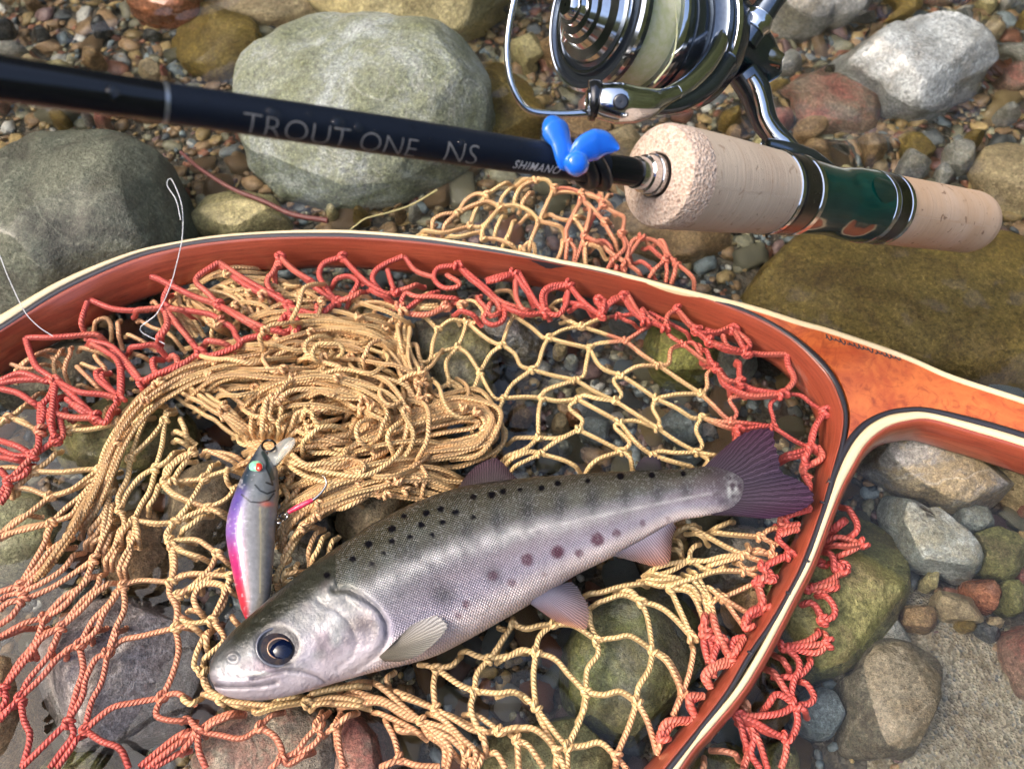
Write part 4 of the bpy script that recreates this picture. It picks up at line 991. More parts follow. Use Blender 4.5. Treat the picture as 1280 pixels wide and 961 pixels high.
trace(800, 620, '''270,170 400,240 560,330 695,390; 220,240 330,200 420,180; 320,220 480,300; 460,220 560,250 800,270; 460,220 560,190 650,140; 800,270 900,320; 800,270 870,220 940,210; 740,290 730,350 695,390; 695,390 560,400 440,430 335,425; 700,400 500,450 420,460; 335,425 160,460 30,510; 335,425 200,500 60,540; 0,550 150,600 350,550 520,500 700,500; 700,500 830,460; 335,425 420,480 500,500 560,470 600,430; 420,290 340,360 335,425; 230,250 300,370; 200,320 310,400; 700,400 830,440; 740,330 870,390; 730,360 880,410; 650,410 720,480; 890,260 890,380; 700,500 800,540;
560,680 700,610 790,560; 540,600 540,660 470,695; 200,610 260,740 350,950; 220,620 330,640 400,760 440,880; 240,600 350,610 420,740; 300,490 420,640 470,695; 340,460 410,580 470,695; 420,570 540,670 690,760; 540,670 640,800 700,890; 470,695 500,820 540,950; 480,710 460,800 530,950; 380,600 440,740 430,870; 160,530 240,570; 230,510 330,590; 470,695 560,680; 0,540 120,560 300,550; 40,500 160,530 330,560''', None, 0.000992, .002)
trace(760, 740, '640,260 640,350 660,470; 650,280 690,360 690,420; 650,290 740,330 790,420; 740,330 700,440 690,560; 690,110 720,240 790,420; 670,110 640,180 640,240; 1000,0 1040,90; 1040,90 960,120 910,190 940,230; 1030,110 930,170 920,220; 900,290 840,320 820,400 830,440; 890,300 830,420; 820,460 700,490 640,560 660,620; 810,470 720,500 660,560 670,630; 620,680 540,700 560,800; 600,680 540,740 570,820; 540,840 400,860 350,940 360,960; 550,850 440,870 380,960', .9, .0013, .004)
# --- the part of the bag lying over the far side of the hoop
trace(520, 210, '''110,430 115,350 180,310 280,300; 280,300 330,220 400,175 470,180; 470,180 560,120 660,70; 280,300 380,250 480,225 560,262; 280,300 200,370 165,440; 0,400 110,425 200,430 360,390; 0,440 110,430; 165,440 280,460 420,430 450,470; 360,390 400,280 470,180; 360,390 440,390 520,310 560,262; 560,262 580,190 680,90; 560,262 660,250 760,290 820,355; 600,270 560,350 510,450; 560,262 450,400 450,470; 640,240 700,130 800,80; 680,260 760,160 780,110; 600,240 580,190; 660,300 650,360 600,470; 660,300 620,440 560,510; 690,320 800,290;
850,270 900,190 980,160 1100,170; 850,270 930,330 1010,350 1060,340; 820,355 900,180 920,135; 820,355 780,450 745,540; 820,355 960,390 1010,440; 745,540 700,500 690,540; 690,500 780,500 800,560; 980,430 970,540 930,580; 800,80 870,80 920,135; 660,70 800,80; 320,430 300,470; 450,470 560,480 700,540; 1060,340 1130,280; 1060,340 1100,400 1120,455; 1120,510 1130,590 1145,630; 1120,510 1200,520 1280,560; 470,180 420,190''', .12, 0.001044, .010)
trace(520, 210, '''920,135 1020,140 1100,170 1100,220; 1100,220 1040,330 1000,420 1010,480; 1010,480 1000,600; 1010,480 1060,540 1050,610; 1100,170 1180,180 1240,240; 1240,240 1150,350 1120,455; 1130,220 1160,290 1120,455; 1120,455 1090,550 1050,610; 1120,455 1200,490 1280,500; 1110,200 1190,290 1270,370; 1220,130 1230,220 1240,240; 1240,240 1280,180''', .55, 0.001044, .011)
trace(680, 230, '''250,90 300,140 400,250; 400,250 440,330 510,430; 380,0 385,80 395,150; 395,150 430,70 460,20; 400,150 470,190 530,220 530,280 515,330; 260,60 370,100 490,160; 400,250 450,210; 290,410 380,410 460,470 560,530; 280,420 270,470 295,520; 640,310 720,370; 560,270 515,330''', .4, 0.001044, .010)
trace(680, 230, '''270,380 390,380 450,430 460,490; 515,330 540,420 500,470 410,550; 515,330 560,420 540,520; 650,355 590,380 570,440 600,480; 650,355 570,470 500,570; 650,355 740,380 800,440 820,500; 670,380 760,470 800,510; 720,370 790,380 830,470 880,530; 600,480 700,550 760,600; 560,530 640,590 690,610; 690,610 760,550 820,500; 800,510 820,580 820,650; 880,530 870,600 850,650; 880,530 960,590 1000,640 1020,700; 460,490 490,520 480,570; 540,520 540,580; 395,150 330,220 280,330''', .8, 0.001044, .009)

# --- the heap of slack netting in the middle: strands laid along the folds
HEAP = []
def jit(p, s): return np.array(p, float) + RNG.normal(0, s, (len(p), 2))
def part_of(c, a, b):
    n = len(c); return c[int(a * (n - 1)):max(int(a * (n - 1)) + 4, int(b * (n - 1)))]
def fold(ctrl, count, spread, wig=3., zlo=.002, zhi=.012, fr=(.45, 1.0), dye_t=.03):
    c = np.array(ctrl, float)
    for _ in range(int(count * 1.3)):
        k = catmull(c, n=24)
        t = np.gradient(k, axis=0); t /= np.linalg.norm(t, axis=1)[:, None]
        nrm = np.stack([-t[:, 1], t[:, 0]], 1)
        off = RNG.normal(0, spread) + wig * np.sin(np.linspace(0, RNG.uniform(2, 8), 24) + RNG.uniform(0, 6.3)) + RNG.normal(0, wig * .25, 24)
        k = k + nrm * off[:, None]
        ln = RNG.uniform(*fr); a = RNG.uniform(0, max(.001, 1 - ln))
        k = part_of(k, a, a + ln)
        HEAP.append((k[::2] if len(k) > 6 else k, dye_t + RNG.uniform(0, .1), RNG.uniform(zlo, zhi)))
fold([(40, 735), (90, 665), (125, 600), (150, 545), (185, 500), (240, 466), (310, 445), (380, 430)], 9, 6, 2, .004, .011, (.35, .7), .08)
fold([(150, 530), (190, 492), (250, 462), (320, 447), (400, 437)], 9, 7, 2.5, .004, .012, (.5, 1))
fold([(215, 478), (260, 505), (300, 535), (345, 575)], 9, 9, 3, .003, .010, (.5, 1))
fold([(230, 500), (270, 470), (340, 462), (420, 466), (500, 480)], 16, 13, 5, .004, .014, (.35, .8))
fold([(300, 430), (360, 405), (430, 405), (500, 430), (525, 480)], 18, 14, 5, .002, .012, (.35, .8))
fold([(300, 520), (340, 490), (400, 480), (460, 492), (485, 520), (480, 560), (440, 590)], 18, 10, 4, .006, .017, (.35, .8))
for _ in range(58):
    a0 = RNG.uniform(0, 6.28); a1 = a0 + RNG.uniform(1.2, 3.4); rr = RNG.uniform(16, 88)
    a = np.linspace(a0, a1, 8); ox, oy = RNG.normal(0, 13, 2); sq = RNG.uniform(.45, .85)
    HEAP.append((np.stack([414 + ox + rr * np.cos(a) * 1.1 + RNG.normal(0, 3, 8), 530 + oy + rr * sq * np.sin(a) + RNG.normal(0, 3, 8)], 1), RNG.uniform(0, .14), RNG.uniform(.004, .018)))
for _ in range(75):                              # odd turns lying across the folds
    x_, y_ = RNG.uniform(290, 560), RNG.uniform(395, 610)
    if ((x_ - 420) / 150) ** 2 + ((y_ - 510) / 105) ** 2 > 1: continue
    a0 = RNG.uniform(0, 6.28); k_ = RNG.normal(0, .5); st_ = RNG.uniform(9, 15)
    hd = a0 + np.cumsum(k_ + RNG.normal(0, .35, 8))
    HEAP.append((np.cumsum(np.stack([np.cos(hd), .8 * np.sin(hd)], 1) * st_, 0) + [x_, y_], RNG.uniform(0, .16), RNG.uniform(.004, .019)))
fold([(345, 640), (400, 612), (470, 590), (540, 585), (610, 620)], 22, 12, 3, .004, .014, (.4, .9))
fold([(360, 622), (430, 602), (500, 604), (575, 622), (620, 640)], 16, 9, 3, .003, .010, (.6, 1))
fold([(400, 578), (470, 548), (540, 522), (590, 512), (612, 526), (598, 548), (540, 560), (460, 580)], 20, 8, 4, .004, .013, (.5, 1.0))
fold([(500, 395), (500, 430), (512, 470), (525, 505), (510, 540)], 9, 6, 4, .003, .010, (.4, .9))
fold([(470, 420), (505, 455), (520, 500), (490, 545)], 9, 10, 4, .003, .012, (.4, .9))
fold([(300, 600), (340, 575), (380, 550), (420, 545)], 10, 14, 5, .003, .012, (.4, 1))
fold([(345, 690), (370, 650), (410, 625), (450, 615)], 10, 10, 4, .003, .010, (.4, 1))
fold([(250, 385), (300, 365), (360, 380), (400, 410)], 12, 13, 5, .0, .006, (.4, 1))
fold([(240, 470), (320, 450), (420, 450), (510, 470)], 14, 22, 6, .0, .005, (.4, .9))
fold([(300, 560), (360, 520), (440, 500), (520, 500)], 22, 24, 6, .0, .006, (.4, .9))
fold([(350, 600), (420, 570), (500, 550), (590, 540)], 18, 18, 5, .0, .006, (.4, .9))
fold([(330, 430), (400, 420), (470, 420), (510, 450)], 12, 16, 6, .0, .006, (.4, .9))
fold([(225, 370), (260, 400), (290, 430)], 10, 12, 4, .0, .006, (.4, 1))

# snap strand ends that meet, and tie a knot there
ends = []
for i, s in enumerate(STR):
    ends.append((i, 0, s[0][0])); ends.append((i, -1, s[0][-1]))
EP = np.array([e[2] for e in ends])
used = np.zeros(len(ends), bool); KNOTS = []
for i in range(len(ends)):
    if used[i]: continue
    m = np.where((np.hypot(*(EP - EP[i]).T) < 4.5) & ~used)[0]
    if len({ends[j][0] for j in m}) >= 3:
        used[m] = True
        c = EP[m].mean(0)
        lay = max(STR[ends[j][0]][3] for j in m); rad = max(STR[ends[j][0]][2] for j in m)
        for j in m: STR[ends[j][0]][0][ends[j][1]] = c
        reds = [STR[ends[j][0]][1] for j in m]
        KNOTS.append((c, None if all(r is None for r in reds) else np.mean([r for r in reds if r is not None]), rad, lay))
def net_z(px, py):
    """lie of the netting: slightly uneven"""
    p = np.stack([px * .01, py * .01, 0 * px], 1)
    return .0005 + .0016 * lattice_noise(p, 1.3, 21)
kpos = np.array([k[0] for k in KNOTS])
def cord_world(pp, lay, wob):
    n = len(pp)
    d = catmull(pp, n=max(5, int(np.linalg.norm(np.diff(pp, axis=0), axis=1).sum() / 3.0)))
    s = np.linspace(0, 1, len(d))
    z = net_z(d[:, 0], d[:, 1]) + lay + .0022 * wob * np.sin(s * math.pi)
    return d, P(d[:, 0], d[:, 1], z)
cords = []
def rim_dist(p): return np.hypot(*(c5 - p).T).min(), np.hypot(*(c3 - p).T).min()
for pp, red, rad, lay in STR:
    tied = [np.hypot(*(kpos - pp[e]).T).min() < 1.0 for e in (0, -1)]
    pp = pp.copy(); free = [False, False]
    for k_, e in enumerate((0, -1)):
        if tied[k_]: continue
        a5, a3 = rim_dist(pp[e])
        if (a5 < 30 and a3 < 46 and a5 + a3 < 70): # runs into a hole of the hoop
            t_ = c3[np.argmin(np.hypot(*(c3 - pp[e]).T))] - pp[e]; pp[e] = pp[e] + t_ / (np.linalg.norm(t_) + 1e-6) * 3
        elif 3 < pp[e][0] < 1277 and 3 < pp[e][1] < 957: free[k_] = True
    d, w3 = cord_world(pp, lay, RNG.uniform(-.4, 1.0))
    if any(free):
        L_ = np.concatenate([[0], np.cumsum(np.hypot(*np.diff(d, axis=0).T))]); dz_ = np.zeros(len(d))
        if free[0]: dz_ += (1 - sstep(0, 13, L_))
        if free[1]: dz_ += (1 - sstep(0, 13, L_[-1] - L_))
        w3 = w3 - np.array([0, 0, 1.])[None] * (.0055 * np.clip(dz_, 0, 1))[:, None]
    t = field(d[:, 0], d[:, 1]) if red is None else np.clip(red + .12 * np.sin(np.arange(len(d)) * .15 + pp[0, 0]), 0, 1)
    cords.append((w3, rad, dye(t), np.mean(t)))
lens = [np.linalg.norm(np.diff(c[0], axis=0), axis=1).sum() for c in cords]
rank = set(np.argsort(lens)[::-1][:295])
slack = Acc()
for i, (w3, rad, col, rt) in enumerate(cords):
    v_, f_, uv_ = tube(w3, rad * RNG.uniform(.94, 1.06), 8)
    uv_[:, 0] += RNG.uniform(0, 1)
    cc = np.vstack([np.repeat(col, 8, 0), col[:1], col[-1:]])
    if i in rank:
        a_ = Acc(); a_.add(v_, f_, uv_, cc)
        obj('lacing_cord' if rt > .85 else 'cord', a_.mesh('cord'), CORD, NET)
    else: slack.add(v_, f_, uv_, cc)
for pp, t, z in HEAP:
    d, w3 = cord_world(pp, z, RNG.uniform(-.3, .8))
    hump = 1 - np.clip(np.hypot((d[:, 0] - 415) / 210, (d[:, 1] - 520) / 120), 0, 1)
    dive = 1 - np.sin(np.linspace(0, 1, len(d)) * math.pi) ** .45
    zz = w3[:, 2] + .004 * hump - .014 * dive
    near = (1 - sstep(0, 12, np.abs(d[:, 0] - 322) - 34)) * sstep(536, 552, d[:, 1])          # the lure lies on top
    zz = np.where(near > 0, np.minimum(zz, .003 * near + zz * (1 - near)), zz)
    w3 = P(d[:, 0], d[:, 1], zz)
    col = dye(np.full(len(d), t))
    v_, f_, uv_ = tube(w3, .00098 * RNG.uniform(.9, 1.08), 8); uv_[:, 0] += RNG.uniform(0, 1)
    slack.add(v_, f_, uv_, np.vstack([np.repeat(col, 8, 0), col[:1], col[-1:]]))
# knots: a cord wrapped round on itself
def knot(center, rad, axis, col):
    a = np.linspace(0, 4.4 * math.pi, 34)
    e1 = np.array(axis, float); e1 /= np.linalg.norm(e1)
    e2 = np.cross([0, 0, 1], e1); e3 = np.array([0, 0, 1.])
    R_k = rad * 1.15
    pts = center + e1 * (np.sin(a * .5) * rad * 1.25)[:, None] + e2 * (np.cos(a) * R_k)[:, None] + e3 * (np.sin(a) * R_k * .9)[:, None]
    v_, f_, uv_ = tube(pts, rad * .8, 7)
    slack.add(v_, f_, uv_, col)
for c, red, rad, lay in KNOTS:
    z = float(net_z(np.array([c[0]]), np.array([c[1]]))[0]) + lay + .0003
    w3 = P(c[0], c[1], z)
    t = field(np.array([c[0]]), np.array([c[1]]))[0] if red is None else red
    th = RNG.uniform(0, 3.14)
    knot(w3, rad, (math.cos(th), math.sin(th), .1), np.minimum(dye(np.array(t)) * 1.08, 1))
for pp, t, z in HEAP[::4]:
    c = pp[len(pp) // 2]
    if 275 < c[0] < 372 and c[1] > 532: continue
    th = RNG.uniform(0, 3.14)
    knot(P(c[0], c[1], z + .004), .00098, (math.cos(th), math.sin(th), .1), np.minimum(dye(np.array(t + .1)) * 1.05, 1))
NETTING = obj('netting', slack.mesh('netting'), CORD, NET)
tag(NETTING, 'slack heap of tan knotted cord with its knots', kind='stuff')

# ================================================================== the trout
ZF = .0185                              # height of the fish's middle plane
DORS = [(262, 840), (267, 824), (280, 804), (300, 783), (340, 748), (380, 716), (420, 688), (470, 656), (520, 631), (570, 613), (620, 604), (680, 598), (740, 593), (800, 589), (850, 587), (885, 583), (915, 590), (930, 600)]
VENT = [(262, 840), (265, 856), (276, 867), (296, 873), (330, 874), (370, 867), (420, 852), (470, 838), (505, 830), (545, 818), (585, 798), (626, 775), (664, 753), (716, 720), (760, 698), (800, 676), (847, 651), (880, 645), (915, 637), (930, 626)]
NS, NA = 520, 150
dl = catmull(np.array(DORS, float), n=NS); vl = catmull(np.array(VENT, float), n=1600)
# pair each back point with the belly point across the body axis
ax_ctrl = np.array([(262, 840), (300, 832), (360, 803), (430, 770), (520, 728), (620, 690), (720, 656), (820, 627), (915, 613), (933, 612)], float)
axl = catmull(ax_ctrl, n=NS)
tg = np.gradient(axl, axis=0); tg /= np.linalg.norm(tg, axis=1)[:, None]
def across(line, side):
    out = []
    for c, t in zip(axl, tg):
        d = (line - c) @ t
        n = np.array([t[1], -t[0]])
        s = (line - c) @ n * side
        cand = np.where((s > -.5) & (np.abs(d) < 2.2))[0]
        out.append(line[cand[np.argmin(np.abs(d[cand]))]] if len(cand) else c)
    return np.array(out)
dfine = catmull(np.array(DORS, float), n=2400); vfine = catmull(np.array(VENT, float), n=2400)
Dp = across(dfine, 1); Vp = across(vfine, -1)
kf = np.hanning(13); kf /= kf.sum()
Dp = np.stack([np.convolve(np.pad(Dp[:, j], 6, 'edge'), kf, 'valid') for j in range(2)], 1)
Vp = np.stack([np.convolve(np.pad(Vp[:, j], 6, 'edge'), kf, 'valid') for j in range(2)], 1)
Dp[0] = Vp[0] = (261.5, 841)
Dw = P(Dp[:, 0], Dp[:, 1], ZF); Vw = P(Vp[:, 0], Vp[:, 1], ZF)
Mw = (Dw + Vw) / 2; Hw = (Dw - Vw) / 2
hh = np.linalg.norm(Hw, axis=1)
S = np.linspace(0, 1, NS)
ratio = np.interp(S, [0, .03, .12, .3, .5, .7, .85, .95, 1], [.95, .75, .60, .60, .58, .54, .45, .30, .12])
tk = hh * ratio
th = np.linspace(0, 2 * np.pi, NA, endpoint=False)
ct, st = np.cos(th), np.sin(th)
ex = .9
cx_ = np.sign(ct) * np.abs(ct) ** ex; sx_ = np.sign(st) * np.abs(st) ** ex
FV = Mw[:, None] + Hw[:, None] * cx_[None, :, None] + np.array([0, 0, 1.])[None, None] * (tk[:, None] * sx_[None])[..., None]
vpar = np.broadcast_to(cx_[None], (NS, NA)); upar = np.broadcast_to(S[:, None], (NS, NA)); top = np.broadcast_to(sx_[None] > -.15, (NS, NA))
fpx, fpy, _ = proj(FV.reshape(-1, 3)); fpx = fpx.reshape(NS, NA); fpy = fpy.reshape(NS, NA)

def dist_line(pts, x, y):
    pts = np.array(pts, float); best = np.full(x.shape, 1e9); tb = np.zeros(x.shape)
    for i in range(len(pts) - 1):
        a, b = pts[i], pts[i + 1]; ab = b - a
        t = np.clip(((x - a[0]) * ab[0] + (y - a[1]) * ab[1]) / (ab @ ab), 0, 1)
        d = np.hypot(x - a[0] - t * ab[0], y - a[1] - t * ab[1])
        m = d < best; best = np.where(m, d, best); tb = np.where(m, (i + t) / (len(pts) - 1), tb)
    return best, tb
MOUTH = [(256, 852), (268, 856), (285, 858), (305, 858), (325, 857), (346, 853)]
MAXI = [(316, 848), (338, 842), (358, 838), (378, 839), (396, 845), (406, 852)]
GILL = [(418, 737), (436, 736), (455, 746), (472, 760), (483, 778), (484, 798), (474, 816), (455, 832), (436, 845)]
PREOP = [(398, 752), (420, 762), (437, 778), (446, 800), (440, 820), (420, 836)]
OPLINE = [(432, 748), (452, 763), (473, 767)]
dm, tm = dist_line(MOUTH, fpx, fpy); dx_, tx_ = dist_line(MAXI, fpx, fpy); dg, tg_ = dist_line(GILL, fpx, fpy); dp_, _ = dist_line(PREOP, fpx, fpy); do_, _ = dist_line(OPLINE, fpx, fpy)
EYE = (347, 808)
de = np.hypot((fpx - EYE[0]) / 1.08, fpy - EYE[1])
disp = -.0013 * np.exp(-(dm / 2.2) ** 2) * (1 - .5 * tm) - .0006 * np.exp(-(dx_ / 2.2) ** 2) - .0009 * np.exp(-(dg / 3.0) ** 2) - .00035 * np.exp(-(dp_ / 3.) ** 2) - .0002 * np.exp(-(do_ / 2.) ** 2)
# the gill cover stands a little proud in front of its edge, the lips round up along the mouth
inside = (fpx < np.interp(fpy, [735, 760, 780, 800, 832], [420, 470, 483, 484, 455]))
disp += .0008 * np.exp(-((dg - 9) / 8) ** 2) * inside
disp += .0004 * np.exp(-((dm - 6) / 3.5) ** 2) + .0003 * np.exp(-((dx_ - 5) / 3.) ** 2)
disp += .0002 * np.exp(-((de - 29) / 6) ** 2) - .0012 * np.exp(-(de / 22) ** 4)
dnos = np.hypot((fpx - 291) / 1.3, fpy - 822)
disp += .0004 * np.exp(-((dnos - 5) / 2.) ** 2) - .0005 * np.exp(-(dnos / 3.) ** 2)
FV[..., 2] += np.where(top, disp, 0) * np.clip(sx_, 0, 1)[None] ** .5

# --- colouring of the skin: back, flank, belly, spots
def mixc(a, b, t): return a * (1 - t[..., None]) + np.array(b, float) * t[..., None]
v = vpar
C = np.empty((NS, NA, 3)); C[:] = (.040, .040, .026)
C = mixc(C, (.075, .074, .050), sstep(.95, .66, v))
C = mixc(C, (.16, .165, .14), sstep(.70, .25, v))
C = mixc(C, (.36, .37, .45), sstep(.25, -.2, v))
C = mixc(C, (.56, .53, .70), sstep(-.2, -.6, v))
C = mixc(C, (1.0, .90, .95), sstep(-.6, -.92, v))
tail_t = sstep(.78, 1.0, upar)
C = mixc(C, (.30, .22, .29), tail_t * .55 * sstep(.7, .2, np.abs(v)))
fp3 = np.stack([fpx.ravel(), fpy.ravel(), 0 * fpx.ravel()], 1)
def nz(sc, sd): return lattice_noise(fp3, sc, sd).reshape(NS, NA)
C *= (1 + .16 * nz(.03, 31) + .10 * nz(.09, 32))[..., None]
# iridescent flank: faint pink below the lateral line, faint blue above
C = mixc(C, (.55, .42, .52), .35 * np.exp(-((v + .32) / .22) ** 2) * sstep(.25, .5, upar))
C = mixc(C, (.30, .40, .46), .25 * np.clip(nz(.045, 33), 0, 1) * np.exp(-((v - .3) / .3) ** 2))
# parr marks
for (x, y, rx, ry, a) in [(554, 743, 15, 13, .5), (616, 718, 11, 12, .45), (513, 712, 13, 17, .25), (583, 676, 9, 22, .5), (622, 655, 9, 22, .55), (660, 642, 9, 22, .55), (700, 634, 9, 21, .55), (740, 628, 9, 20, .55), (782, 624, 8, 18, .5), (822, 618, 8, 16, .5), (858, 614, 8, 14, .45), (516, 700, 9, 22, .35), (545, 690, 10, 18, .25), (500, 690, 12, 16, .2)]:
    C = mixc(C, (.055, .062, .075), min(.85, a * 1.5) * np.exp(-(((fpx - x) / rx) ** 2 + ((fpy - y) / ry) ** 2)) * top)
# vermilion-purple spots
for (x, y, r_, a) in [(659, 699, 7.5, .7), (697, 690, 8, .8), (747, 674, 8, .75), (724, 691, 5, .65), (771, 666, 5, .6), (803, 654, 4, .5), (616, 719, 6, .5), (640, 728, 5, .5), (583, 755, 5, .6), (573, 769, 4, .5), (681, 718, 3.5, .3), (835, 648, 3.5, .35)]:
    d = np.hypot(fpx - x, fpy - y)
    C = mixc(C, (.15, .045, .085), min(.95, a * 1.2) * sstep(r_ * 1.4, r_ * .7, d + 1.2 * nz(.3, 49)) * top)
# head: olive crown, mother-of-pearl cheek
head = inside & (fpx < 490)
hm = sstep(0, 14, np.where(head, dg, 0)) * head
crown = sstep(.0, .5, v + .12 * nz(.04, 64))
HC = np.empty_like(C); HC[:] = (.42, .40, .48)
HC = mixc(HC, (.30, .32, .36), sstep(-.5, .1, v)); HC = mixc(HC, (.030, .033, .024), crown)
HC = mixc(HC, (.55, .38, .47), .5 * np.clip(nz(.04, 41), 0, 1) * (1 - crown)); HC = mixc(HC, (.62, .70, .74), .75 * np.clip(nz(.05, 42) + .1, 0, 1) * (1 - crown) * sstep(340, 380, fpx))
HC *= (1 + .55 * nz(.06, 61) * (1 - crown) + .28 * nz(.17, 62) + .14 * nz(.5, 63))[..., None]
HC = mixc(HC, (.13, .095, .10), .85 * np.exp(-(((fpx - 452) / 20) ** 2 + ((fpy - 778) / 15) ** 2))); HC = mixc(HC, (.20, .16, .165), .7 * np.exp(-(((fpx - 415) / 16) ** 2 + ((fpy - 822) / 9) ** 2)))
HC = mixc(HC, (.70, .63, .72), sstep(-.5, -.85, v) * .9)
HC = mixc(HC, (.10, .11, .12), .8 * sstep(40, 10, fpx - 262) * sstep(-.1, .3, v))
C = C * (1 - hm[..., None]) + HC * hm[..., None]
C = mixc(C, (.03, .03, .05), .92 * np.exp(-(dm / 2.2) ** 2) * (1 - .4 * tm) * top); C = mixc(C, (.12, .11, .14), .7 * np.exp(-(dx_ / 1.6) ** 2) * top)
C = mixc(C, (.07, .065, .07), .65 * np.exp(-(dg / 2.4) ** 2) * sstep(1, .55, tg_) * top); C = mixc(C, (.16, .14, .15), .4 * np.exp(-(dp_ / 2.) ** 2) * top); C = mixc(C, (.75, .72, .72), .5 * np.exp(-((do_) / 1.5) ** 2) * top)
C = mixc(C, (.045, .045, .055), .8 * np.exp(-(np.clip(de - 24, 0, 99) / 4.5) ** 2) * top)
sl_ = np.exp(-(((fpx - 301) / 11) ** 2 + ((fpy - 841) / 4.5) ** 2)) + .8 * np.exp(-(((fpx - 322) / 13) ** 2 + ((fpy - 841) / 2.6) ** 2))
SLIME = np.clip(sl_ * (1.3 + 1.2 * nz(.3, 44)) - .15, 0, 1) * top
scale_m = np.where(head, 0, sstep(2, 14, dg)) * sstep(1.06, .99, upar)
scale_m = np.where(fpx < 400, 0, scale_m)
# lateral line, and a highlight band along it: sky sheen painted into the colour
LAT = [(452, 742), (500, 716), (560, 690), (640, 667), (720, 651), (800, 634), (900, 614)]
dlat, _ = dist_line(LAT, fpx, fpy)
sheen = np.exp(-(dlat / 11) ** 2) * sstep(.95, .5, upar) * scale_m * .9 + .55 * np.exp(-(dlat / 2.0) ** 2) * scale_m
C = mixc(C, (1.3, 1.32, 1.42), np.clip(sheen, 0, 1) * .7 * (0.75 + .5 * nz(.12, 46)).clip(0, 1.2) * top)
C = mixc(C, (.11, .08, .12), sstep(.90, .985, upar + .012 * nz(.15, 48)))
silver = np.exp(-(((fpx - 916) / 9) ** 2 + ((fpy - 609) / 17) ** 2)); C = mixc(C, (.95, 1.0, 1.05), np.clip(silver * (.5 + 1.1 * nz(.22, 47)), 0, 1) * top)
# black spots of the back
SPOT = np.zeros((NS, NA))
for (x, y, r_) in [(461, 680, 5), (441, 698, 4.5), (465, 705, 4), (490, 661, 5), (490, 676, 4.2), (513, 671, 4), (527, 656, 4.6), (533, 641, 4.4), (551, 636, 4.2), (554, 653, 4), (570, 640, 4.4), (409, 719, 4.2), (592, 621, 4), (615, 618, 4.6), (629, 614, 4), (677, 610, 4.2), (697, 604, 4), (776, 595, 4.4), (815, 594, 4), (854, 592, 3.6), (735, 601, 3.4), (592, 646, 3.2), (505, 645, 3.6), (480, 690, 3.2), (650, 612, 3), (540, 668, 3.4)]:
    d = np.hypot((fpx - x) / 1.15, fpy - y) + .8 * nz(.35, 40)
    SPOT = np.maximum(SPOT,  sstep(r_ * 1.2, r_ * .75, d) * top)
C = C * np.array([1.03, 1.0, .92])
C = mixc(np.clip(C * .60, .004, .95), (.003, .003, .005), SPOT)
C = mixc(C, (.92, .91, .82), SLIME)
FV[..., 2] += .0005 * SLIME * (1 + nz(.4, 45))

def trout_mat():
    t = NT('trout_skin')
    a = t.n('VertexColor', props=dict(layer_name='Col'))
    u = t.n('SeparateXYZ', Vector=t.uv())
    m = t.n('Attribute', props=dict(attribute_name='scales')).outputs['Fac']
    sh = t.n('Attribute', props=dict(attribute_name='sheen')).outputs['Fac']
    U, Vv = u.outputs[0], u.outputs[1]
    s1 = t.math('SINE', t.math('MULTIPLY', t.math('ADD', U, Vv), math.pi)); s2 = t.math('SINE', t.math('MULTIPLY', t.math('SUBTRACT', U, Vv), math.pi))
    lat = t.math('ABSOLUTE', t.math('MULTIPLY', s1, s2))
    lat = t.math('POWER', lat, .6)
    c = t.objco(.2)
    n1 = t.noise(260, 4, vec=c); n2 = t.noise(1400, 2, vec=c)
    pat = t.math('MULTIPLY', lat, m)
    shade = t.mix(t.ramp(lat, [(.15, 0.), (.8, 1.)]), (.68, .68, .70), (1.26, 1.26, 1.28))
    col = t.mix(t.math('MULTIPLY', m, .8), a, shade, 'MULTIPLY')
    # single scales painted lighter: glints put into the colour
    vo = t.n('TexVoronoi', Vector=c, Scale=1500.0)
    spark = t.math('MULTIPLY', t.ramp(vo.outputs['Color'], [(.66, 0.), (.8, 1.)]), t.math('MULTIPLY', m, .2))
    col = t.mix(spark, col, t.mix(.5, col, (.85, .87, .92)))
    met = t.math('MULTIPLY_ADD', m, .30, .08)
    h = t.math('ADD', t.math('MULTIPLY', pat, 1.0), t.math('MULTIPLY', n2, .25))
    nb = t.bump(h, .00040, .9, t.bump(n1, .0014, .7))
    t.bsdf(base=col, rough=t.math('MULTIPLY_ADD', n1, .2, .28), metal=met, normal=nb, coat=t.math('MULTIPLY_ADD', sh, -.2, .28), coatr=.10, spec=t.math('MULTIPLY_ADD', sh, -.25, .32))
    return t.m
TROUT = empty('trout', tuple(Mw[NS // 2] - np.array([0, 0, .014])), 'silver trout with dark back spots lying on its side on the netting', 'trout')
uvf = np.stack([np.repeat(np.arange(NS) * (np.linalg.norm(np.diff(axl, axis=0), axis=1).sum() / NS / 3.9), NA),
                (np.repeat(hh * FPX / .275 * 1.0, NA).reshape(NS, NA) * cx_[None] / 3.9).ravel()], 1)
capv = np.vstack([FV.reshape(-1, 3), Mw[0], Mw[-1]])
a_ = np.arange(NA); b_ = np.roll(a_, -1)
caps = np.vstack([np.stack([np.full(NA, NS * NA), a_, b_], 1), np.stack([np.full(NA, NS * NA + 1), (NS - 1) * NA + b_, (NS - 1) * NA + a_], 1)])
ext = lambda x: np.concatenate([x.ravel(), [x[0, 0], x[-1, 0]]])
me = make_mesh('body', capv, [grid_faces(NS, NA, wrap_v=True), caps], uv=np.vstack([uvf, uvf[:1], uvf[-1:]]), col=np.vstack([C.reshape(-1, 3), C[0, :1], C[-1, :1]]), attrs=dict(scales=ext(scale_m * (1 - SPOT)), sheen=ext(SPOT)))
bm = bmesh.new(); bm.from_mesh(me); bmesh.ops.recalc_face_normals(bm, faces=bm.faces); bm.to_mesh(me); bm.free()
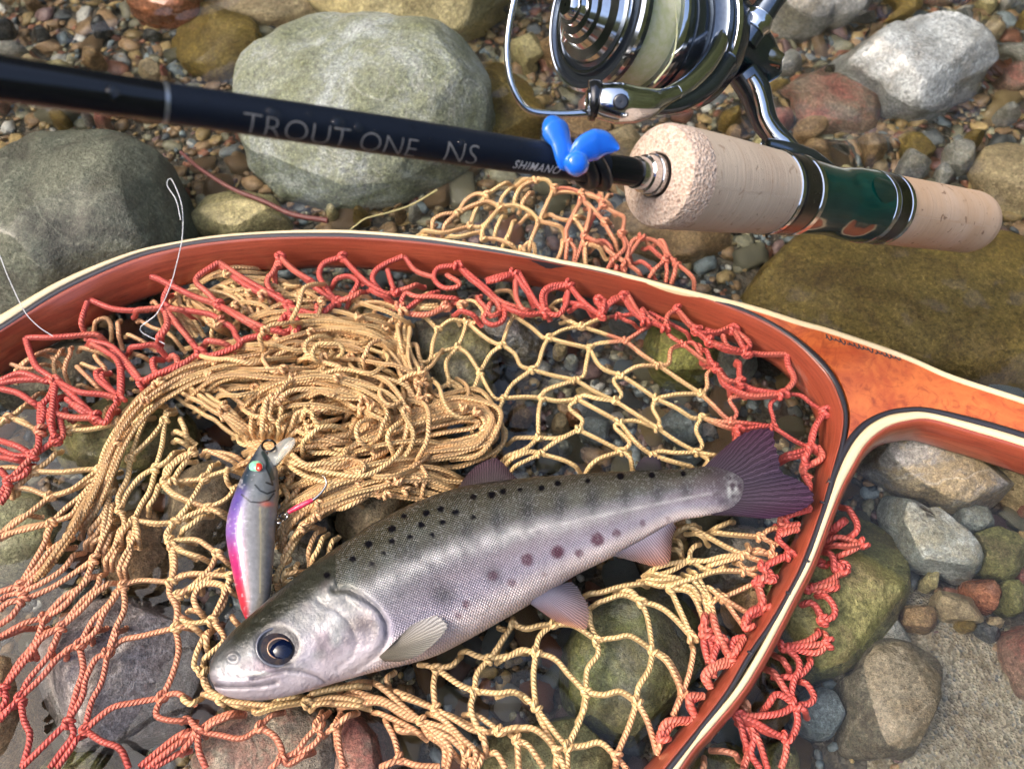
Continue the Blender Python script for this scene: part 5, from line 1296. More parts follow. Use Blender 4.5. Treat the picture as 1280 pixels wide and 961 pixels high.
BODY = obj('body', me, trout_mat(), TROUT)
def skin_z(x, y):
    """height of the fish's upper side under a photo pixel"""
    d = np.hypot(fpx - x, fpy - y) + np.where(top, 0, 1e6)
    i = np.unravel_index(np.argmin(d), d.shape); return FV[i][2]

# eye: dark socket ring, iris with a copper edge, navy pupil under a clear cornea
def dome(cx, cy, rx, ry, z0, rise, n=40, m=12, power=2.0):
    ang = np.linspace(0, 2 * np.pi, n, endpoint=False)
    V_ = []
    for j in range(m + 1):
        f = j / m
        V_.append(P(cx + rx * (1 - f) * np.cos(ang), cy + ry * (1 - f) * np.sin(ang), z0 + rise * (1 - (1 - f) ** power)))
    V_ = np.stack(V_, 0)
    return V_.reshape(-1, 3), grid_faces(m + 1, n, wrap_v=True)
ez = skin_z(*EYE)
t = NT('fish_iris')
c = t.objco(); n1 = t.noise(700, 4, vec=c)
t.bsdf(base=t.mix(t.ramp(n1, [(.35, 0.), (.65, 1.)]), (.012, .016, .03), (.05, .038, .036)), rough=.3, coat=.15, coatr=.05, spec=.2)
ac = Acc(); vv, ff = dome(349, 809, 25, 22.5, ez - .0002, .0026); ac.add(vv, ff)
EYEO = obj('eye', ac.mesh('eye'), t.m, TROUT)
ac = Acc(); vv, ff = dome(351, 810.5, 14.5, 12.5, ez + .0017, .0010, power=2); ac.add(vv, ff)
obj('pupil', ac.mesh('pupil'), simple('pupil_navy', (.002, .005, .022), .08, spec=.35), EYEO)
ang = np.linspace(math.pi * .62, math.pi * 1.75, 60)
ring = P(350 + 15.2 * np.cos(ang), 810.3 + 13 * np.sin(ang), ez + .00175)
ac = Acc(); v_, f_, u_ = tube(ring, .00032 * np.sin(np.linspace(.15, 3.0, 60)) ** .7, 6, cap=False); ac.add(v_, f_, u_)
obj('iris_edge', ac.mesh('iris_edge'), simple('copper_edge', (.40, .25, .17), .3, metal=.6), EYEO)
ang = np.linspace(.0, 2 * np.pi, 60)
ring = P(348 + 27 * np.cos(ang), 808.5 + 24 * np.sin(ang), ez + .0001 - .0006 * np.cos(ang - .5))
ac = Acc(); v_, f_, u_ = tube(ring, .00055, 8, cap=False); ac.add(v_, f_, u_)
obj('eye_rim', ac.mesh('eye_rim'), simple('eye_rim_skin', (.07, .075, .10), .2, coat=.8, var=.3), EYEO)

# fins: a fan of rays between a base line and an outer edge
def fin_mat(name):
    t = NT(name)
    a = t.n('VertexColor', props=dict(layer_name='Col'))
    u = t.n('SeparateXYZ', Vector=t.uv())
    n = t.noise(300, 3, vec=t.objco())
    wob = t.math('ADD', u.outputs[0], t.math('MULTIPLY', n, .03))
    ray_ = t.math('SINE', t.math('MULTIPLY', wob, 2 * math.pi * 30))
    fine_ = t.math('SINE', t.math('MULTIPLY', wob, 2 * math.pi * 87))
    hgt = t.math('ADD', t.math('MULTIPLY', ray_, .5), t.math('MULTIPLY', fine_, .6))
    col = t.mix(.75, a, t.mix(t.ramp(hgt, [(.0, 0.), (1., 1.)]), (.42, .40, .42), (1.55, 1.5, 1.55)), 'MULTIPLY')
    al = t.n('Attribute', props=dict(attribute_name='opac')).outputs['Fac']
    alpha = t.math('MINIMUM', t.math('ADD', al, t.math('MULTIPLY', ray_, .10)), 1.0)
    t.bsdf(base=col, rough=.32, normal=t.bump(hgt, .00012), alpha=alpha, spec=.15)
    return t.m
FINM = fin_mat('fin_membrane')
def fin(name, base, edge, zb, ze, c_in, c_out, op=(1, .8), nr=90, nc=24, wave=.0005, hump=.0, label=None):
    b = catmull(np.array(base, float), n=nr); e = catmull(np.array(edge, float), n=nr)
    rows = []; cols = []; uvs = []; ops = []
    for j in range(nc):
        f = j / (nc - 1)
        q = b * (1 - f) + e * f
        s = np.linspace(0, 1, nr)
        if j == nc - 1: q = q + (e - b) / (np.linalg.norm(e - b, axis=1)[:, None] + 1e-6) * (1.2 * np.sin(s * 2 * np.pi * 30) + RNG.normal(0, .5, nr))[:, None]
        zbv = np.interp(s, np.linspace(0, 1, len(np.atleast_1d(zb))), np.atleast_1d(zb)); zev = np.interp(s, np.linspace(0, 1, len(np.atleast_1d(ze))), np.atleast_1d(ze))
        z = zbv * (1 - f) + zev * f + hump * math.sin(f * math.pi) + wave * np.sin(s * 9 + f * 3) * f
        rows.append(P(q[:, 0], q[:, 1], z))
        ci = np.array(c_in)[None] * np.ones((nr, 1)); cc = np.array([np.interp(s, np.linspace(0, 1, len(c_out)), [k[i] for k in c_out]) for i in range(3)]).T
        cols.append(ci * (1 - f ** 1.2) + cc * f ** 1.2); uvs.append(np.stack([s, np.full(nr, f)], 1)); ops.append(np.full(nr, op[0] * (1 - f) + op[1] * f))
    R3 = np.stack(rows, 0)
    t3 = np.linspace(.0006, .00012, nc)[:, None, None] * np.array([0, 0, 1.])
    up_, dn_ = (R3 + t3).reshape(-1, 3), (R3 - t3).reshape(-1, 3)
    n = nr * nc
    g = grid_faces(nc, nr)
    V_ = np.vstack([up_, dn_]); F_ = [g[:, ::-1], g + n]
    me = make_mesh(name, V_, F_, uv=np.vstack(uvs * 2), col=np.vstack(cols * 2), attrs=dict(opac=np.concatenate(ops * 2)))
    o = obj(name, me, FINM, TROUT)
    if label: o['label'] = label
    return o
fin('tail_fin', [(878, 586), (888, 592), (896, 602), (898, 613), (896, 624), (888, 635), (880, 643)],
    [(890, 573), (912, 554), (931, 541), (950, 536), (965, 538), (968, 553), (973, 570), (977, 590), (997, 599), (1012, 611), (1017, 624), (1008, 634), (985, 643), (958, 648), (925, 645)][0:15],
    [.0188] * 2, [.0165, .0185, .0175], (.085, .07, .09), [(.085, .05, .085), (.075, .03, .055), (.05, .035, .06), (.08, .03, .06), (.10, .055, .12)], (1, .97), nr=220, nc=36, wave=.001, label='forked dark purple tail fin')
fin('dorsal_fin', [(569, 616), (590, 611), (620, 606), (652, 605)], [(572, 610), (586, 591), (604, 577), (620, 573), (631, 581), (640, 592), (651, 603)], [.0195] * 2, [.016, .0205, .019], (.09, .075, .075), [(.04, .03, .035), (.085, .045, .06), (.075, .045, .055)], (1, .9), label='short purple brown dorsal fin')
fin('adipose_fin', [(794, 590), (826, 589)], [(795, 582), (803, 573), (815, 570), (825, 575), (827, 586)], [.0195] * 2, [.020] * 2, (.07, .07, .06), [(.09, .07, .09)], (1, 1), nr=40, nc=10)
fin('anal_fin', [(766, 694), (790, 682), (815, 668), (840, 653)], [(776, 697), (796, 702), (815, 707), (834, 705), (839, 692), (840, 676), (845, 659)], [.019] * 2, [.010, .009, .014], (.62, .58, .68), [(.85, .82, .84), (.75, .34, .20), (.70, .34, .22), (.5, .38, .32)], (.95, .5), label='pale anal fin with an orange tint')
fin('pelvic_fin', [(663, 754), (668, 747), (676, 739), (690, 732)], [(680, 767), (696, 777), (714, 783), (732, 786), (736, 772), (735, 757), (727, 742), (716, 727)], [.020] * 2, [.010, .009, .012], (.55, .55, .68), [(.70, .36, .32), (.78, .34, .18), (.60, .44, .40), (.48, .45, .46)], (.95, .5), label='pale pelvic fin fanned out with orange tips')
z1 = skin_z(480, 818); z2 = skin_z(530, 790)
fin('pectoral_fin', [(474, 821), (477, 818), (481, 815)], [(480, 826), (502, 826), (526, 817), (548, 799), (559, 783), (553, 774), (538, 767), (522, 774), (500, 795)], [z1 + .0006] * 2, [z1 - .001, z2 + .0005, z2 + .0018, z2 + .0016, z2 + .002], (.40, .36, .26), [(.16, .14, .10), (.50, .48, .38), (.58, .57, .54), (.55, .54, .52)], (1, .85), hump=.0014, label='pale yellowish pectoral fin folded against the belly')

# ================================================================== the lure
LL = [(325, 556), (318, 568), (311, 581), (300, 603), (291, 626), (285, 648), (283, 669), (286, 691), (291, 716), (296, 740), (303, 765), (312, 782)]
LR = [(328, 556), (336, 566), (343, 578), (347, 590), (348, 616), (346, 639), (344, 657), (342, 691), (340, 716), (338, 740), (333, 762), (316, 783)]
nL, mL = 340, 128
la = catmull(np.array(LL, float), n=nL); lb = catmull(np.array(LR, float), n=nL)
zl = np.interp(np.linspace(0, 1, nL), [0, .3, .7, 1], [.014, .0135, .010, .006])
wa = P(la[:, 0], la[:, 1], zl); wb = P(lb[:, 0], lb[:, 1], zl)
mc = (wa + wb) / 2; mh = (wb - wa) / 2
tkk = np.linalg.norm(mh, axis=1) * np.interp(np.linspace(0, 1, nL), [0, .1, .5, 1], [1, .85, .72, .8])
th = np.linspace(0, 2 * np.pi, mL, endpoint=False)
LV = mc[:, None] + mh[:, None] * np.cos(th)[None, :, None] + np.array([0, 0, 1.]) * (tkk[:, None] * np.sin(th)[None])[..., None]
lx, ly, _ = proj(LV.reshape(-1, 3)); lx = lx.reshape(nL, mL); ly = ly.reshape(nL, mL)
cv = np.broadcast_to(np.cos(th)[None], (nL, mL)); lu = np.broadcast_to(np.linspace(0, 1, nL)[:, None], (nL, mL))
C = np.empty((nL, mL, 3)); C[:] = (.30, .33, .34)
back = sstep(.15, -.55, cv)
bc = np.empty_like(C); bc[:] = (.04, .075, .12)
bc = mixc(bc, (.20, .14, .55), sstep(.24, .34, lu)); bc = mixc(bc, (.42, .22, .72), sstep(.36, .48, lu)); bc = mixc(bc, (.80, .05, .28), sstep(.5, .66, lu)); bc = mixc(bc, (.86, .06, .10), sstep(.68, .85, lu))
C = mixc(C, (.42, .42, .43), sstep(.3, .42, lu))
C = C * (1 - back[..., None]) + bc * back[..., None]
C = mixc(C, (.50, .44, .27), .55 * np.exp(-((cv - .62) / .18) ** 2) * sstep(.28, .36, lu))
lp3 = np.stack([lx.ravel(), ly.ravel(), 0 * lx.ravel()], 1)
C *= (1 + .15 * lattice_noise(lp3, .25, 51).reshape(nL, mL))[..., None]
C = mixc(C, (.85, .85, .95), .7 * np.clip(lattice_noise(lp3, .33, 52).reshape(nL, mL) * 2.2 - 1.1, 0, 1) * sstep(.05, .2, lu) * (cv < .1))
for ln, wd_, cc in [([(334, 574), (333, 585), (338, 596), (341, 606), (333, 603)], 1.0, (.01, .012, .015)), ([(319, 606), (325, 613), (334, 617), (344, 613)], .9, (.015, .016, .02)), ([(302, 618), (313, 627), (325, 628), (336, 625), (342, 617)], .9, (.03, .03, .035)), ([(325, 634), (326, 680), (325, 740)], .9, (.72, .62, .36))]:
    d, _ = dist_line(ln, lx, ly); C = mixc(C, cc, .9 * sstep(wd_ * 1.7, wd_ * .6, d) * (np.sin(th) > 0)[None])
d, _ = dist_line([(329, 566), (334, 576), (339, 590), (341, 598)], lx, ly); C = mixc(C, (.02, .06, .055), .85 * sstep(3.6, 1.6, d) * (np.sin(th) > 0)[None])
C *= .5
C = mixc(C, (.75, .16, .10), .8 * np.exp(-(((lx - 334) / 7) ** 2 + ((ly - 630) / 3) ** 2)) * (np.sin(th) > 0)[None])
t = NT('lure_paint')
a = t.n('VertexColor', props=dict(layer_name='Col')); n1 = t.noise(900, 3, vec=t.objco())
t.bsdf(base=t.mix(.35, a, t.mix(n1, (.5, .5, .5), (1.5, 1.5, 1.5)), 'MULTIPLY'), rough=.28, metal=.1, coat=.4, coatr=.05, spec=.3, normal=t.bump(n1, .00012))
LURE = empty('fishing_lure', tuple(mc[nL // 2] - np.array([0, 0, .008])), 'minnow lure with purple to red back and clear lip beside the trout head', 'lure')
capv = np.vstack([LV.reshape(-1, 3), mc[0], mc[-1]]); a_ = np.arange(mL); b_ = np.roll(a_, -1)
caps = np.vstack([np.stack([np.full(mL, nL * mL), a_, b_], 1), np.stack([np.full(mL, nL * mL + 1), (nL - 1) * mL + b_, (nL - 1) * mL + a_], 1)])
me = make_mesh('body', capv, [grid_faces(nL, mL, wrap_v=True), caps], col=np.vstack([C.reshape(-1, 3), C[0, :1], C[-1, :1]]))
bm = bmesh.new(); bm.from_mesh(me); bmesh.ops.recalc_face_normals(bm, faces=bm.faces); bm.to_mesh(me); bm.free()
obj('body', me, t.m, LURE)
def lz(x, y):
    d = np.hypot(lx - x, ly - y) + np.where(np.sin(th)[None] > 0, 0, 1e6); i = np.unravel_index(np.argmin(d), d.shape); return LV[i][2]
ac = Acc(); z0 = lz(320, 584); vv, ff = dome(320, 583, 9, 7.5, z0 - .0003, .0016, 32, 8); ac.add(vv, ff)
LE = obj('eye', ac.mesh('eye'), simple('lure_eye_green', (.25, .62, .42), .1, coat=1.0, var=.3), LURE)
ac = Acc(); vv, ff = dome(323.5, 583.5, 4.6, 5.2, z0 + .0010, .0007, 24, 6); ac.add(vv, ff)
obj('pupil', ac.mesh('pupil'), simple('lure_eye_red', (.70, .05, .03), .1, coat=1.0, var=.3), LE)
# lip
lip = [(335, 569), (347, 555), (361, 547), (369, 549), (367, 558), (356, 570), (343, 582)]
lw = P(np.array(lip)[:, 0], np.array(lip)[:, 1], np.array([.0155, .019, .022, .0225, .022, .019, .0155]))
lw = catmull(lw, n=48, closed=True)[:-1]
nl = len(lw); cen = lw.mean(0)
V_ = np.vstack([lw, lw * .97 + cen * .03 + [0, 0, .0006], lw - [0, 0, .0008], cen + [0, 0, .0006], cen - [0, 0, .0008]])
a_ = np.arange(nl); b_ = np.roll(a_, -1)
F_ = [np.vstack([np.stack([a_, b_, b_ + nl, a_ + nl], 1), np.stack([a_ + 2 * nl, b_ + 2 * nl, b_, a_], 1)]), np.vstack([np.stack([a_ + nl, b_ + nl, np.full(nl, 3 * nl)], 1), np.stack([b_ + 2 * nl, a_ + 2 * nl, np.full(nl, 3 * nl + 1)], 1)])]
t = NT('clear_lip'); t.bsdf(base=(.80, .82, .76), rough=.25, trans=.75, ior=1.4)
obj('lip', make_mesh('lip', V_, F_), t.m, LURE)
STEEL = simple('hook_steel', (.42, .40, .38), .2, metal=1.0)
BLK = simple('black_steel', (.05, .05, .055), .25, metal=.9)
ac = Acc(); ang = np.linspace(0, 2 * np.pi, 40)
rg = P(336 + 8.5 * np.cos(ang), 557 + 7 * np.sin(ang), .0185 + .0015 * np.sin(ang)); v_, f_, u_ = tube(rg, .00042, 6, cap=False); ac.add(v_, f_)
obj('nose_ring', ac.mesh('nose_ring'), BLK, LURE)
ac = Acc(); rg = P(349 + 5 * np.cos(ang), 649 + 4.5 * np.sin(ang), .012 + .002 * np.sin(ang)); v_, f_, u_ = tube(rg, .0005, 6, cap=False); ac.add(v_, f_)
rg = P(355 + 4.5 * np.cos(ang), 645 + 4 * np.sin(ang), .013 + .002 * np.cos(ang)); v_, f_, u_ = tube(rg, .0005, 6, cap=False); ac.add(v_, f_)
obj('split_ring', ac.mesh('split_ring'), STEEL, LURE)
hk = np.array([(357, 643), (366, 637), (380, 630), (392, 624), (402, 615), (408, 605), (406, 597), (402, 594)], float)
w3 = catmull(P(hk[:, 0], hk[:, 1], np.array([.0145, .0165, .0175, .018, .0185, .019, .0195, .0195])), n=50)
ac = Acc(); v_, f_, u_ = tube(w3, np.interp(np.linspace(0, 1, 50), [0, .85, 1], [.00055, .00045, .00008]), 8); ac.add(v_, f_)
HOOK = obj('hook', ac.mesh('hook'), STEEL, LURE)
w3b = catmull(P(np.array([361., 372, 384, 391]), np.array([640., 634, 628, 624.5]), np.array([.0155, .0168, .0177, .0179])), n=24)
ac = Acc(); v_, f_, u_ = tube(w3b, .00105 * np.sin(np.linspace(.5, 2.7, 24)) ** .5, 10); ac.add(v_, f_)
obj('hook_wrap', ac.mesh('hook_wrap'), simple('red_thread', (.75, .03, .10), .35, coat=.5, var=.3, bump=.0003), HOOK)

# ================================================================== the rod
RR = PD(1236, 281, .33); RL_ = PD(0, 98, .135)
AX = (RL_ - RR); ROD_L = np.linalg.norm(AX); AX = AX / ROD_L
def rod_s(px):
    lo, hi = -.1, ROD_L * 1.3
    for _ in range(60):
        m = (lo + hi) / 2
        if proj((RR + AX * m)[None])[0][0] > px: lo = m
        else: hi = m
    return lo
def rod_r(px, wpx):            # radius that shows wpx pixels thick at photo column px
    s = rod_s(px); return wpx / 2 * proj((RR + AX * s)[None])[2][0] / FPX
mid = RR + AX * rod_s(640)
E1 = CAM - mid; E1 = E1 - AX * (E1 @ AX); E1 /= np.linalg.norm(E1)       # towards the viewer
E2 = np.cross(AX, E1); E2 = E2 * (1 if E2 @ UP > 0 else -1)              # upwards
def lathe(prof, o=RR, ax=AX, sides=64, ea=None, eb=None, closed=False):
    ea = E1 if ea is None else ea; eb = E2 if eb is None else eb
    prof = np.array(prof, float)
    th = np.linspace(0, 2 * np.pi, sides, endpoint=False)
    V_ = o + ax * prof[:, 0][:, None, None] + (ea * np.cos(th)[:, None] + eb * np.sin(th)[:, None])[None] * prof[:, 1][:, None, None]
    n = len(prof)
    L = np.concatenate([[0], np.cumsum(np.hypot(*np.diff(prof, axis=0).T))])
    uv = np.stack([np.repeat(L, sides), np.tile(th / (2 * np.pi), n)], 1)
    return V_.reshape(-1, 3), [grid_faces(n, sides, wrap_v=True)], uv
def lathe_obj(name, prof, mat, parent, sharp=None, **kw):
    p = np.array(prof, float)
    v_, f_, u_ = lathe(p, **kw)
    ac = Acc(); ac.add(v_, f_, u_); me = ac.mesh(name)
    bm = bmesh.new(); bm.from_mesh(me); bmesh.ops.remove_doubles(bm, verts=[v for v in bm.verts], dist=1e-7); bmesh.ops.recalc_face_normals(bm, faces=bm.faces)
    for e in bm.edges:
        if len(e.link_faces) == 2 and e.calc_face_angle(0) > .6: e.smooth = False
    bm.to_mesh(me); bm.free()
    return obj(name, me, mat, parent)

def cork_mat(name, c1, c2, pits=1.0, speckle=False):
    t = NT(name)
    u = t.uv(); c = t.objco(.8)
    if speckle:
        v = t.n('TexVoronoi', Vector=c, Scale=1150.0); v2 = t.n('TexVoronoi', Vector=c, Scale=2300.0)
        col = t.ramp(v.outputs['Color'], [(0., (.16, .095, .065)), (.25, (.36, .26, .20)), (.55, (.56, .45, .37)), (.8, (.50, .34, .25)), (1., (.72, .64, .56))])
        col = t.mix(.4, col, t.ramp(v2.outputs['Color'], [(0., (.2, .12, .09)), (.5, (.5, .4, .32)), (1., (.7, .62, .54))]))
        t.bsdf(base=col, rough=.75, normal=t.bump(v.outputs['Distance'], .0004))
        return t.m
    mp = t.n('Mapping', Vector=u, Scale=(700, 3, 1)); n1 = t.noise(1.0, 5, .7, vec=mp.outputs[0])
    mp2 = t.n('Mapping', Vector=u, Scale=(60, 1.5, 1)); n2 = t.noise(1.0, 3, .6, vec=mp2.outputs[0])
    n3 = t.noise(420, 5, .7, vec=c); n4 = t.noise(130, 4, vec=c)
    col = t.mix(t.ramp(n2, [(.35, 0.), (.65, 1.)]), c1, c2)
    col = t.mix(t.math('MULTIPLY', t.ramp(n3, [(.62, 0.), (.74, 1.)]), .6 * pits), col, (.30, .165, .09))
    col = t.mix(.4, col, t.mix(n1, (.7, .68, .66), (1.3, 1.3, 1.3)), 'MULTIPLY')
    su = t.n('SeparateXYZ', Vector=u)
    seam = t.ramp(t.math('FRACT', t.math('MULTIPLY', su.outputs[0], 1 / .0125)), [(.0, .7), (.03, 0.), (.97, 0.), (1., .7)])
    col = t.mix(t.math('MULTIPLY', seam, .5), col, (.33, .20, .12))
    big_ = t.ramp(t.noise(260, 3, .5, vec=c, dist=.8), [(.66, 0.), (.70, 1.)])
    col = t.mix(t.math('MULTIPLY', big_, .7 * pits), col, (.17, .085, .045))
    h = t.math('ADD', t.math('MULTIPLY', n1, .7), t.math('SUBTRACT', 0.0, t.math('MULTIPLY', t.ramp(n3, [(.62, 0.), (.74, 1.)]), .8)))
    t.bsdf(base=col, rough=.62, normal=t.bump(h, .00035))
    return t.m
ROD = empty('fishing_rod', tuple(RR), 'dark blue fishing rod with cork grips and green reel seat', 'fishing rod')
MATTE = simple('matte_blue_black', (.008, .012, .022), .42, spec=.22, var=.15, scale=2500, bump=.00003)
GLOSS = simple('gloss_black', (.005, .006, .009), .14, spec=.4, var=.1)
CHROME = simple('chrome', (.62, .64, .68), .12, metal=1.0, var=.05)
GUN = simple('gunmetal', (.16, .16, .17), .22, metal=1.0, var=.1)
S = rod_s
r750 = rod_r(745, 41); r0 = rod_r(0, 56); r205 = rod_r(205, 49.5); r480 = rod_r(480, 47.5)
lathe_obj('blank', [(S(-170), r0 * .97), (S(-80), r0 * .985), (S(0), r0), (S(203), r205)], GLOSS, ROD)
lathe_obj('joint_ring', [(S(202), r205), (S(202), r205 * 1.02), (S(208), r205 * 1.02), (S(208), r205)], simple('pewter', (.30, .32, .34), .35, metal=.8), ROD)
lathe_obj('sleeve', [(S(207), r205 * 1.0), (S(480), r480), (S(745), r750), (S(752), r750 * .99), (S(752.5), r750 * .8)], MATTE, ROD)
rb = rod_r(775, 35)
lathe_obj('blank', [(S(740), rb), (S(815), rb * 1.04)], GLOSS, ROD)
lathe_obj('winding_check', [(S(794), rb), (S(794), rb * 1.15), (S(803), rb * 1.2), (S(804), rb * 1.36), (S(812), rb * 1.40), (S(813), rb * 1.5), (S(817), rb * 1.5), (S(818), rb * 1.4)], CHROME, ROD)
lathe_obj('winding_check', [(S(812), rb * 1.38), (S(812), rb * 1.44), (S(826), rb * 1.5), (S(833), rb * 1.4)], simple('dark_collar', (.03, .026, .024), .35), ROD)
rf = rod_r(822, 129)
CORK1 = cork_mat('cork_fore', (.52, .43, .33), (.46, .36, .27), .6); CORK2 = cork_mat('cork_rear', (.52, .35, .22), (.58, .43, .31), 1.0); CFACE = cork_mat('cork_composite', None, None, speckle=True)
sf = S(820)
lathe_obj('grip_end', [(sf - .003, rb * 1.55), (sf, rb * 1.62), (sf + .0006, rb * 1.75), (sf + .0004, rf * .80), (sf - .0006, rf * .95), (sf - .0022, rf * 1.0), (S(847), rf * 1.0)], CFACE, ROD)
r960 = rod_r(955, 103)
g = np.linspace(0, 1, 14)
lathe_obj('fore_grip', [(S(847) * (1 - a) + S(958) * a, (rf * (1 - a) + r960 * a) * (1 + .012 * math.sin(a * math.pi))) for a in g] + [(S(958), r960 * .9)], CORK1, ROD)
def ring(name, x0, x1, w, mat, bev=.0003):
    r_ = rod_r((x0 + x1) / 2, w); a, b = S(x0), S(x1)
    return lathe_obj(name, [(a, r_ * .9), (a, r_ - bev), (a - bev, r_), (b + bev, r_), (b, r_ - bev), (b, r_ * .9)], mat, ROD)
ring('seat_ring', 958, 963, 106, CHROME); ring('seat_ring', 963, 967, 104, GLOSS)
ring('seat_ring', 967, 985, 100, simple('bronze_ring', (.12, .11, .10), .25, metal=.9, var=.1)); ring('seat_ring', 985, 991, 101, CHROME)
t = NT('green_resin'); c = t.objco(); n1 = t.noise(140, 4, vec=c)
t.bsdf(base=t.mix(t.ramp(n1, [(.3, 0.), (.7, 1.)]), (.0, .022, .020), (.003, .05, .04)), rough=.12, coat=.6, coatr=.03, spec=.4)
GREEN = t.m
seat = [(991, 96), (1005, 92), (1022, 87), (1038, 84), (1050, 86), (1062, 89), (1078, 90)]
ss = catmull(np.array([(S(x), rod_r(x, w)) for x, w in seat]), n=30)
SEAT = lathe_obj('reel_seat', ss, GREEN, ROD)
ring('seat_ring', 1078, 1084, 91, CHROME); ring('seat_ring', 1084, 1098, 89, GUN); ring('seat_ring', 1098, 1103, 89, CHROME)
r1, r2 = rod_r(1105, 86), rod_r(1205, 77)
lathe_obj('rear_grip', [(S(1103), r1 * .9), (S(1103), r1)] + [(S(1103) * (1 - a) + S(1208) * a, r1 * (1 - a) + r2 * a) for a in g] + [(S(1208) - .008 * math.sin(a), r2 * (.62 + .38 * math.cos(a)) if a < 1.55 else r2 * .62) for a in np.linspace(.15, 1.57, 10)] + [(S(1208) - .0082, .0005)], CORK2, ROD)
# window in the seat
wc = RR + AX * S(1070); wr = rod_r(1070, 88)
ang = np.linspace(0, 2 * np.pi, 36, endpoint=False); Vw_ = []
for f in np.linspace(1, 0, 7):
    a_ = .55 + .42 * f * np.sin(ang); s_ = .0085 * f * np.cos(ang)
    Vw_.append(wc + AX * s_[:, None] + (E1 * np.cos(a_)[:, None] + E2 * np.sin(a_)[:, None]) * (wr * (1.0 + .035 * (1 - f ** 2) + .008)))
obj('seat_window', make_mesh('seat_window', np.vstack(Vw_), [grid_faces(7, 36, wrap_v=True)]), simple('dark_green_window', (.002, .02, .02), .1, coat=1.0), SEAT)

def wrap_text(name, body, px0, px1, phi, radf, size_ratio, mat, parent, shear=0.0, offset=0.0, bold=0.0, lift=.00012, spacing=1.0):
    cu = bpy.data.curves.new(name, 'FONT'); cu.body = body; cu.shear = shear; cu.offset = offset + bold; cu.resolution_u = 4; cu.size = 1.0; cu.space_character = spacing
    ob = bpy.data.objects.new(name, cu); COL.objects.link(ob)
    dg_ = bpy.context.evaluated_depsgraph_get(); me0 = bpy.data.meshes.new_from_object(ob.evaluated_get(dg_))
    bpy.data.objects.remove(ob); 
    bm = bmesh.new(); bm.from_mesh(me0)
    bmesh.ops.triangulate(bm, faces=bm.faces)
    for _ in range(2): bmesh.ops.subdivide_edges(bm, edges=[e for e in bm.edges if e.calc_length() > .12], cuts=1)
    x_ = np.array([v.co.x for v in bm.verts]); mn, mx = x_.min(), x_.max()
    s0, s1 = S(px0), S(px1); k = (s0 - s1) / (mx - mn)
    for v in bm.verts:
        s = s0 - (v.co.x - mn) * k
        r_ = radf(s) + lift
        a_ = phi + v.co.y * k * size_ratio / r_
        v.co = Vector(RR + AX * s + (E1 * math.cos(a_) + E2 * math.sin(a_)) * r_)
    me = bpy.data.meshes.new(name); bm.to_mesh(me); bm.free()
    return obj(name, me, mat, parent)
s_a, s_b = S(207), S(745)
radf = lambda s: np.interp(s, [s_b, S(480), s_a], [r750, r480, r205])
INK = simple('silver_ink', (.24, .235, .23), .45)
wrap_text('lettering', 'TROUT ONE', 298, 513, -1.02, radf, 1.0, INK, ROD, offset=-.022)
wrap_text('lettering', 'NS', 549, 588, -.95, radf, .95, INK, ROD, offset=-.02)
wrap_text('maker_lettering', 'SHIMANO', 634, 691, -.80, radf, 1.15, simple('white_ink', (.62, .62, .62), .4), ROD, shear=.12, bold=.006, spacing=1.15)
# water drops
t = NT('water_drop'); t.bsdf(base=(1, 1, 1), rough=.0, trans=1.0, ior=1.33); DROP = t.m
for x, ph, rp in [(137, .15, 8), (333, .28, 8), (413, .25, 9), (438, .18, 6), (566, .15, 6), (379, .5, 3), (459, .1, 2.6), (527, .2, 2.4), (640, .4, 2.5), (300, -.2, 2.5), (505, .6, 3), (250, .4, 3)]:
    s = S(x); r_ = radf(s) if s < s_a else r0; c_ = RR + AX * s + (E1 * math.cos(ph) + E2 * math.sin(ph)) * r_
    d_ = rp / FPX * proj(c_[None])[2][0]
    v0, f0 = ICO[3]; nrm = E1 * math.cos(ph) + E2 * math.sin(ph)
    vv = v0 * d_; vv = vv - .45 * (vv @ nrm)[:, None] * nrm
    obj('water_drop', make_mesh('water_drop', vv + c_, f0), DROP, ROD)

# ================================================================== hook keeper on the rod
KEEP = empty('hook_keeper', tuple(RR + AX * S(712)), 'blue rubber propeller shaped hook keeper strapped round the rod', 'hook keeper')
t = NT('blue_rubber'); t.bsdf(base=(.02, .22, .95), rough=.1, trans=.4, ior=1.42, coat=.3, coatr=.04); BLUE = t.m
def blob(name, pts, wr, flat_f, mat, parent, depth0, n=30):
    pts = np.array(pts, float)
    w3 = catmull(PD(pts[:, 0], pts[:, 1], depth0 + pts[:, 2]), n=n)
    d_ = proj(w3)[2]
    rr = np.interp(np.linspace(0, 1, n), np.linspace(0, 1, len(wr)), wr) / FPX * d_
    e_ = np.linspace(0, 1, n); rr = rr * np.clip(np.sqrt(np.clip(1 - (2 * e_ - 1) ** 14, 0, 1)), .05, 1)
    v_, f_, u_ = tube(w3, rr, 16, flat=(E1, flat_f)); ac = Acc(); ac.add(v_, f_, u_)
    return obj(name, ac.mesh(name), mat, parent)
dk = proj((RR + AX * S(712))[None])[2][0] - .0075
blob('petal', [(707, 214, 0), (706, 195, -.001), (700, 175, -.001), (692, 160, 0), (688, 153, .001)], [10, 15, 15, 20, 13], .4, BLUE, KEEP, dk)
blob('petal', [(716, 198, 0), (732, 186, -.001), (752, 180, 0), (768, 184, .001), (774, 187, .001)], [10, 18, 20, 14, 4], .4, BLUE, KEEP, dk)
blob('petal', [(714, 204, -.001), (722, 205, -.003), (732, 204, -.002)], [13, 16, 12], .7, BLUE, KEEP, dk)
ang = np.linspace(0, 2 * np.pi, 60)
rk = r750 * 1.08
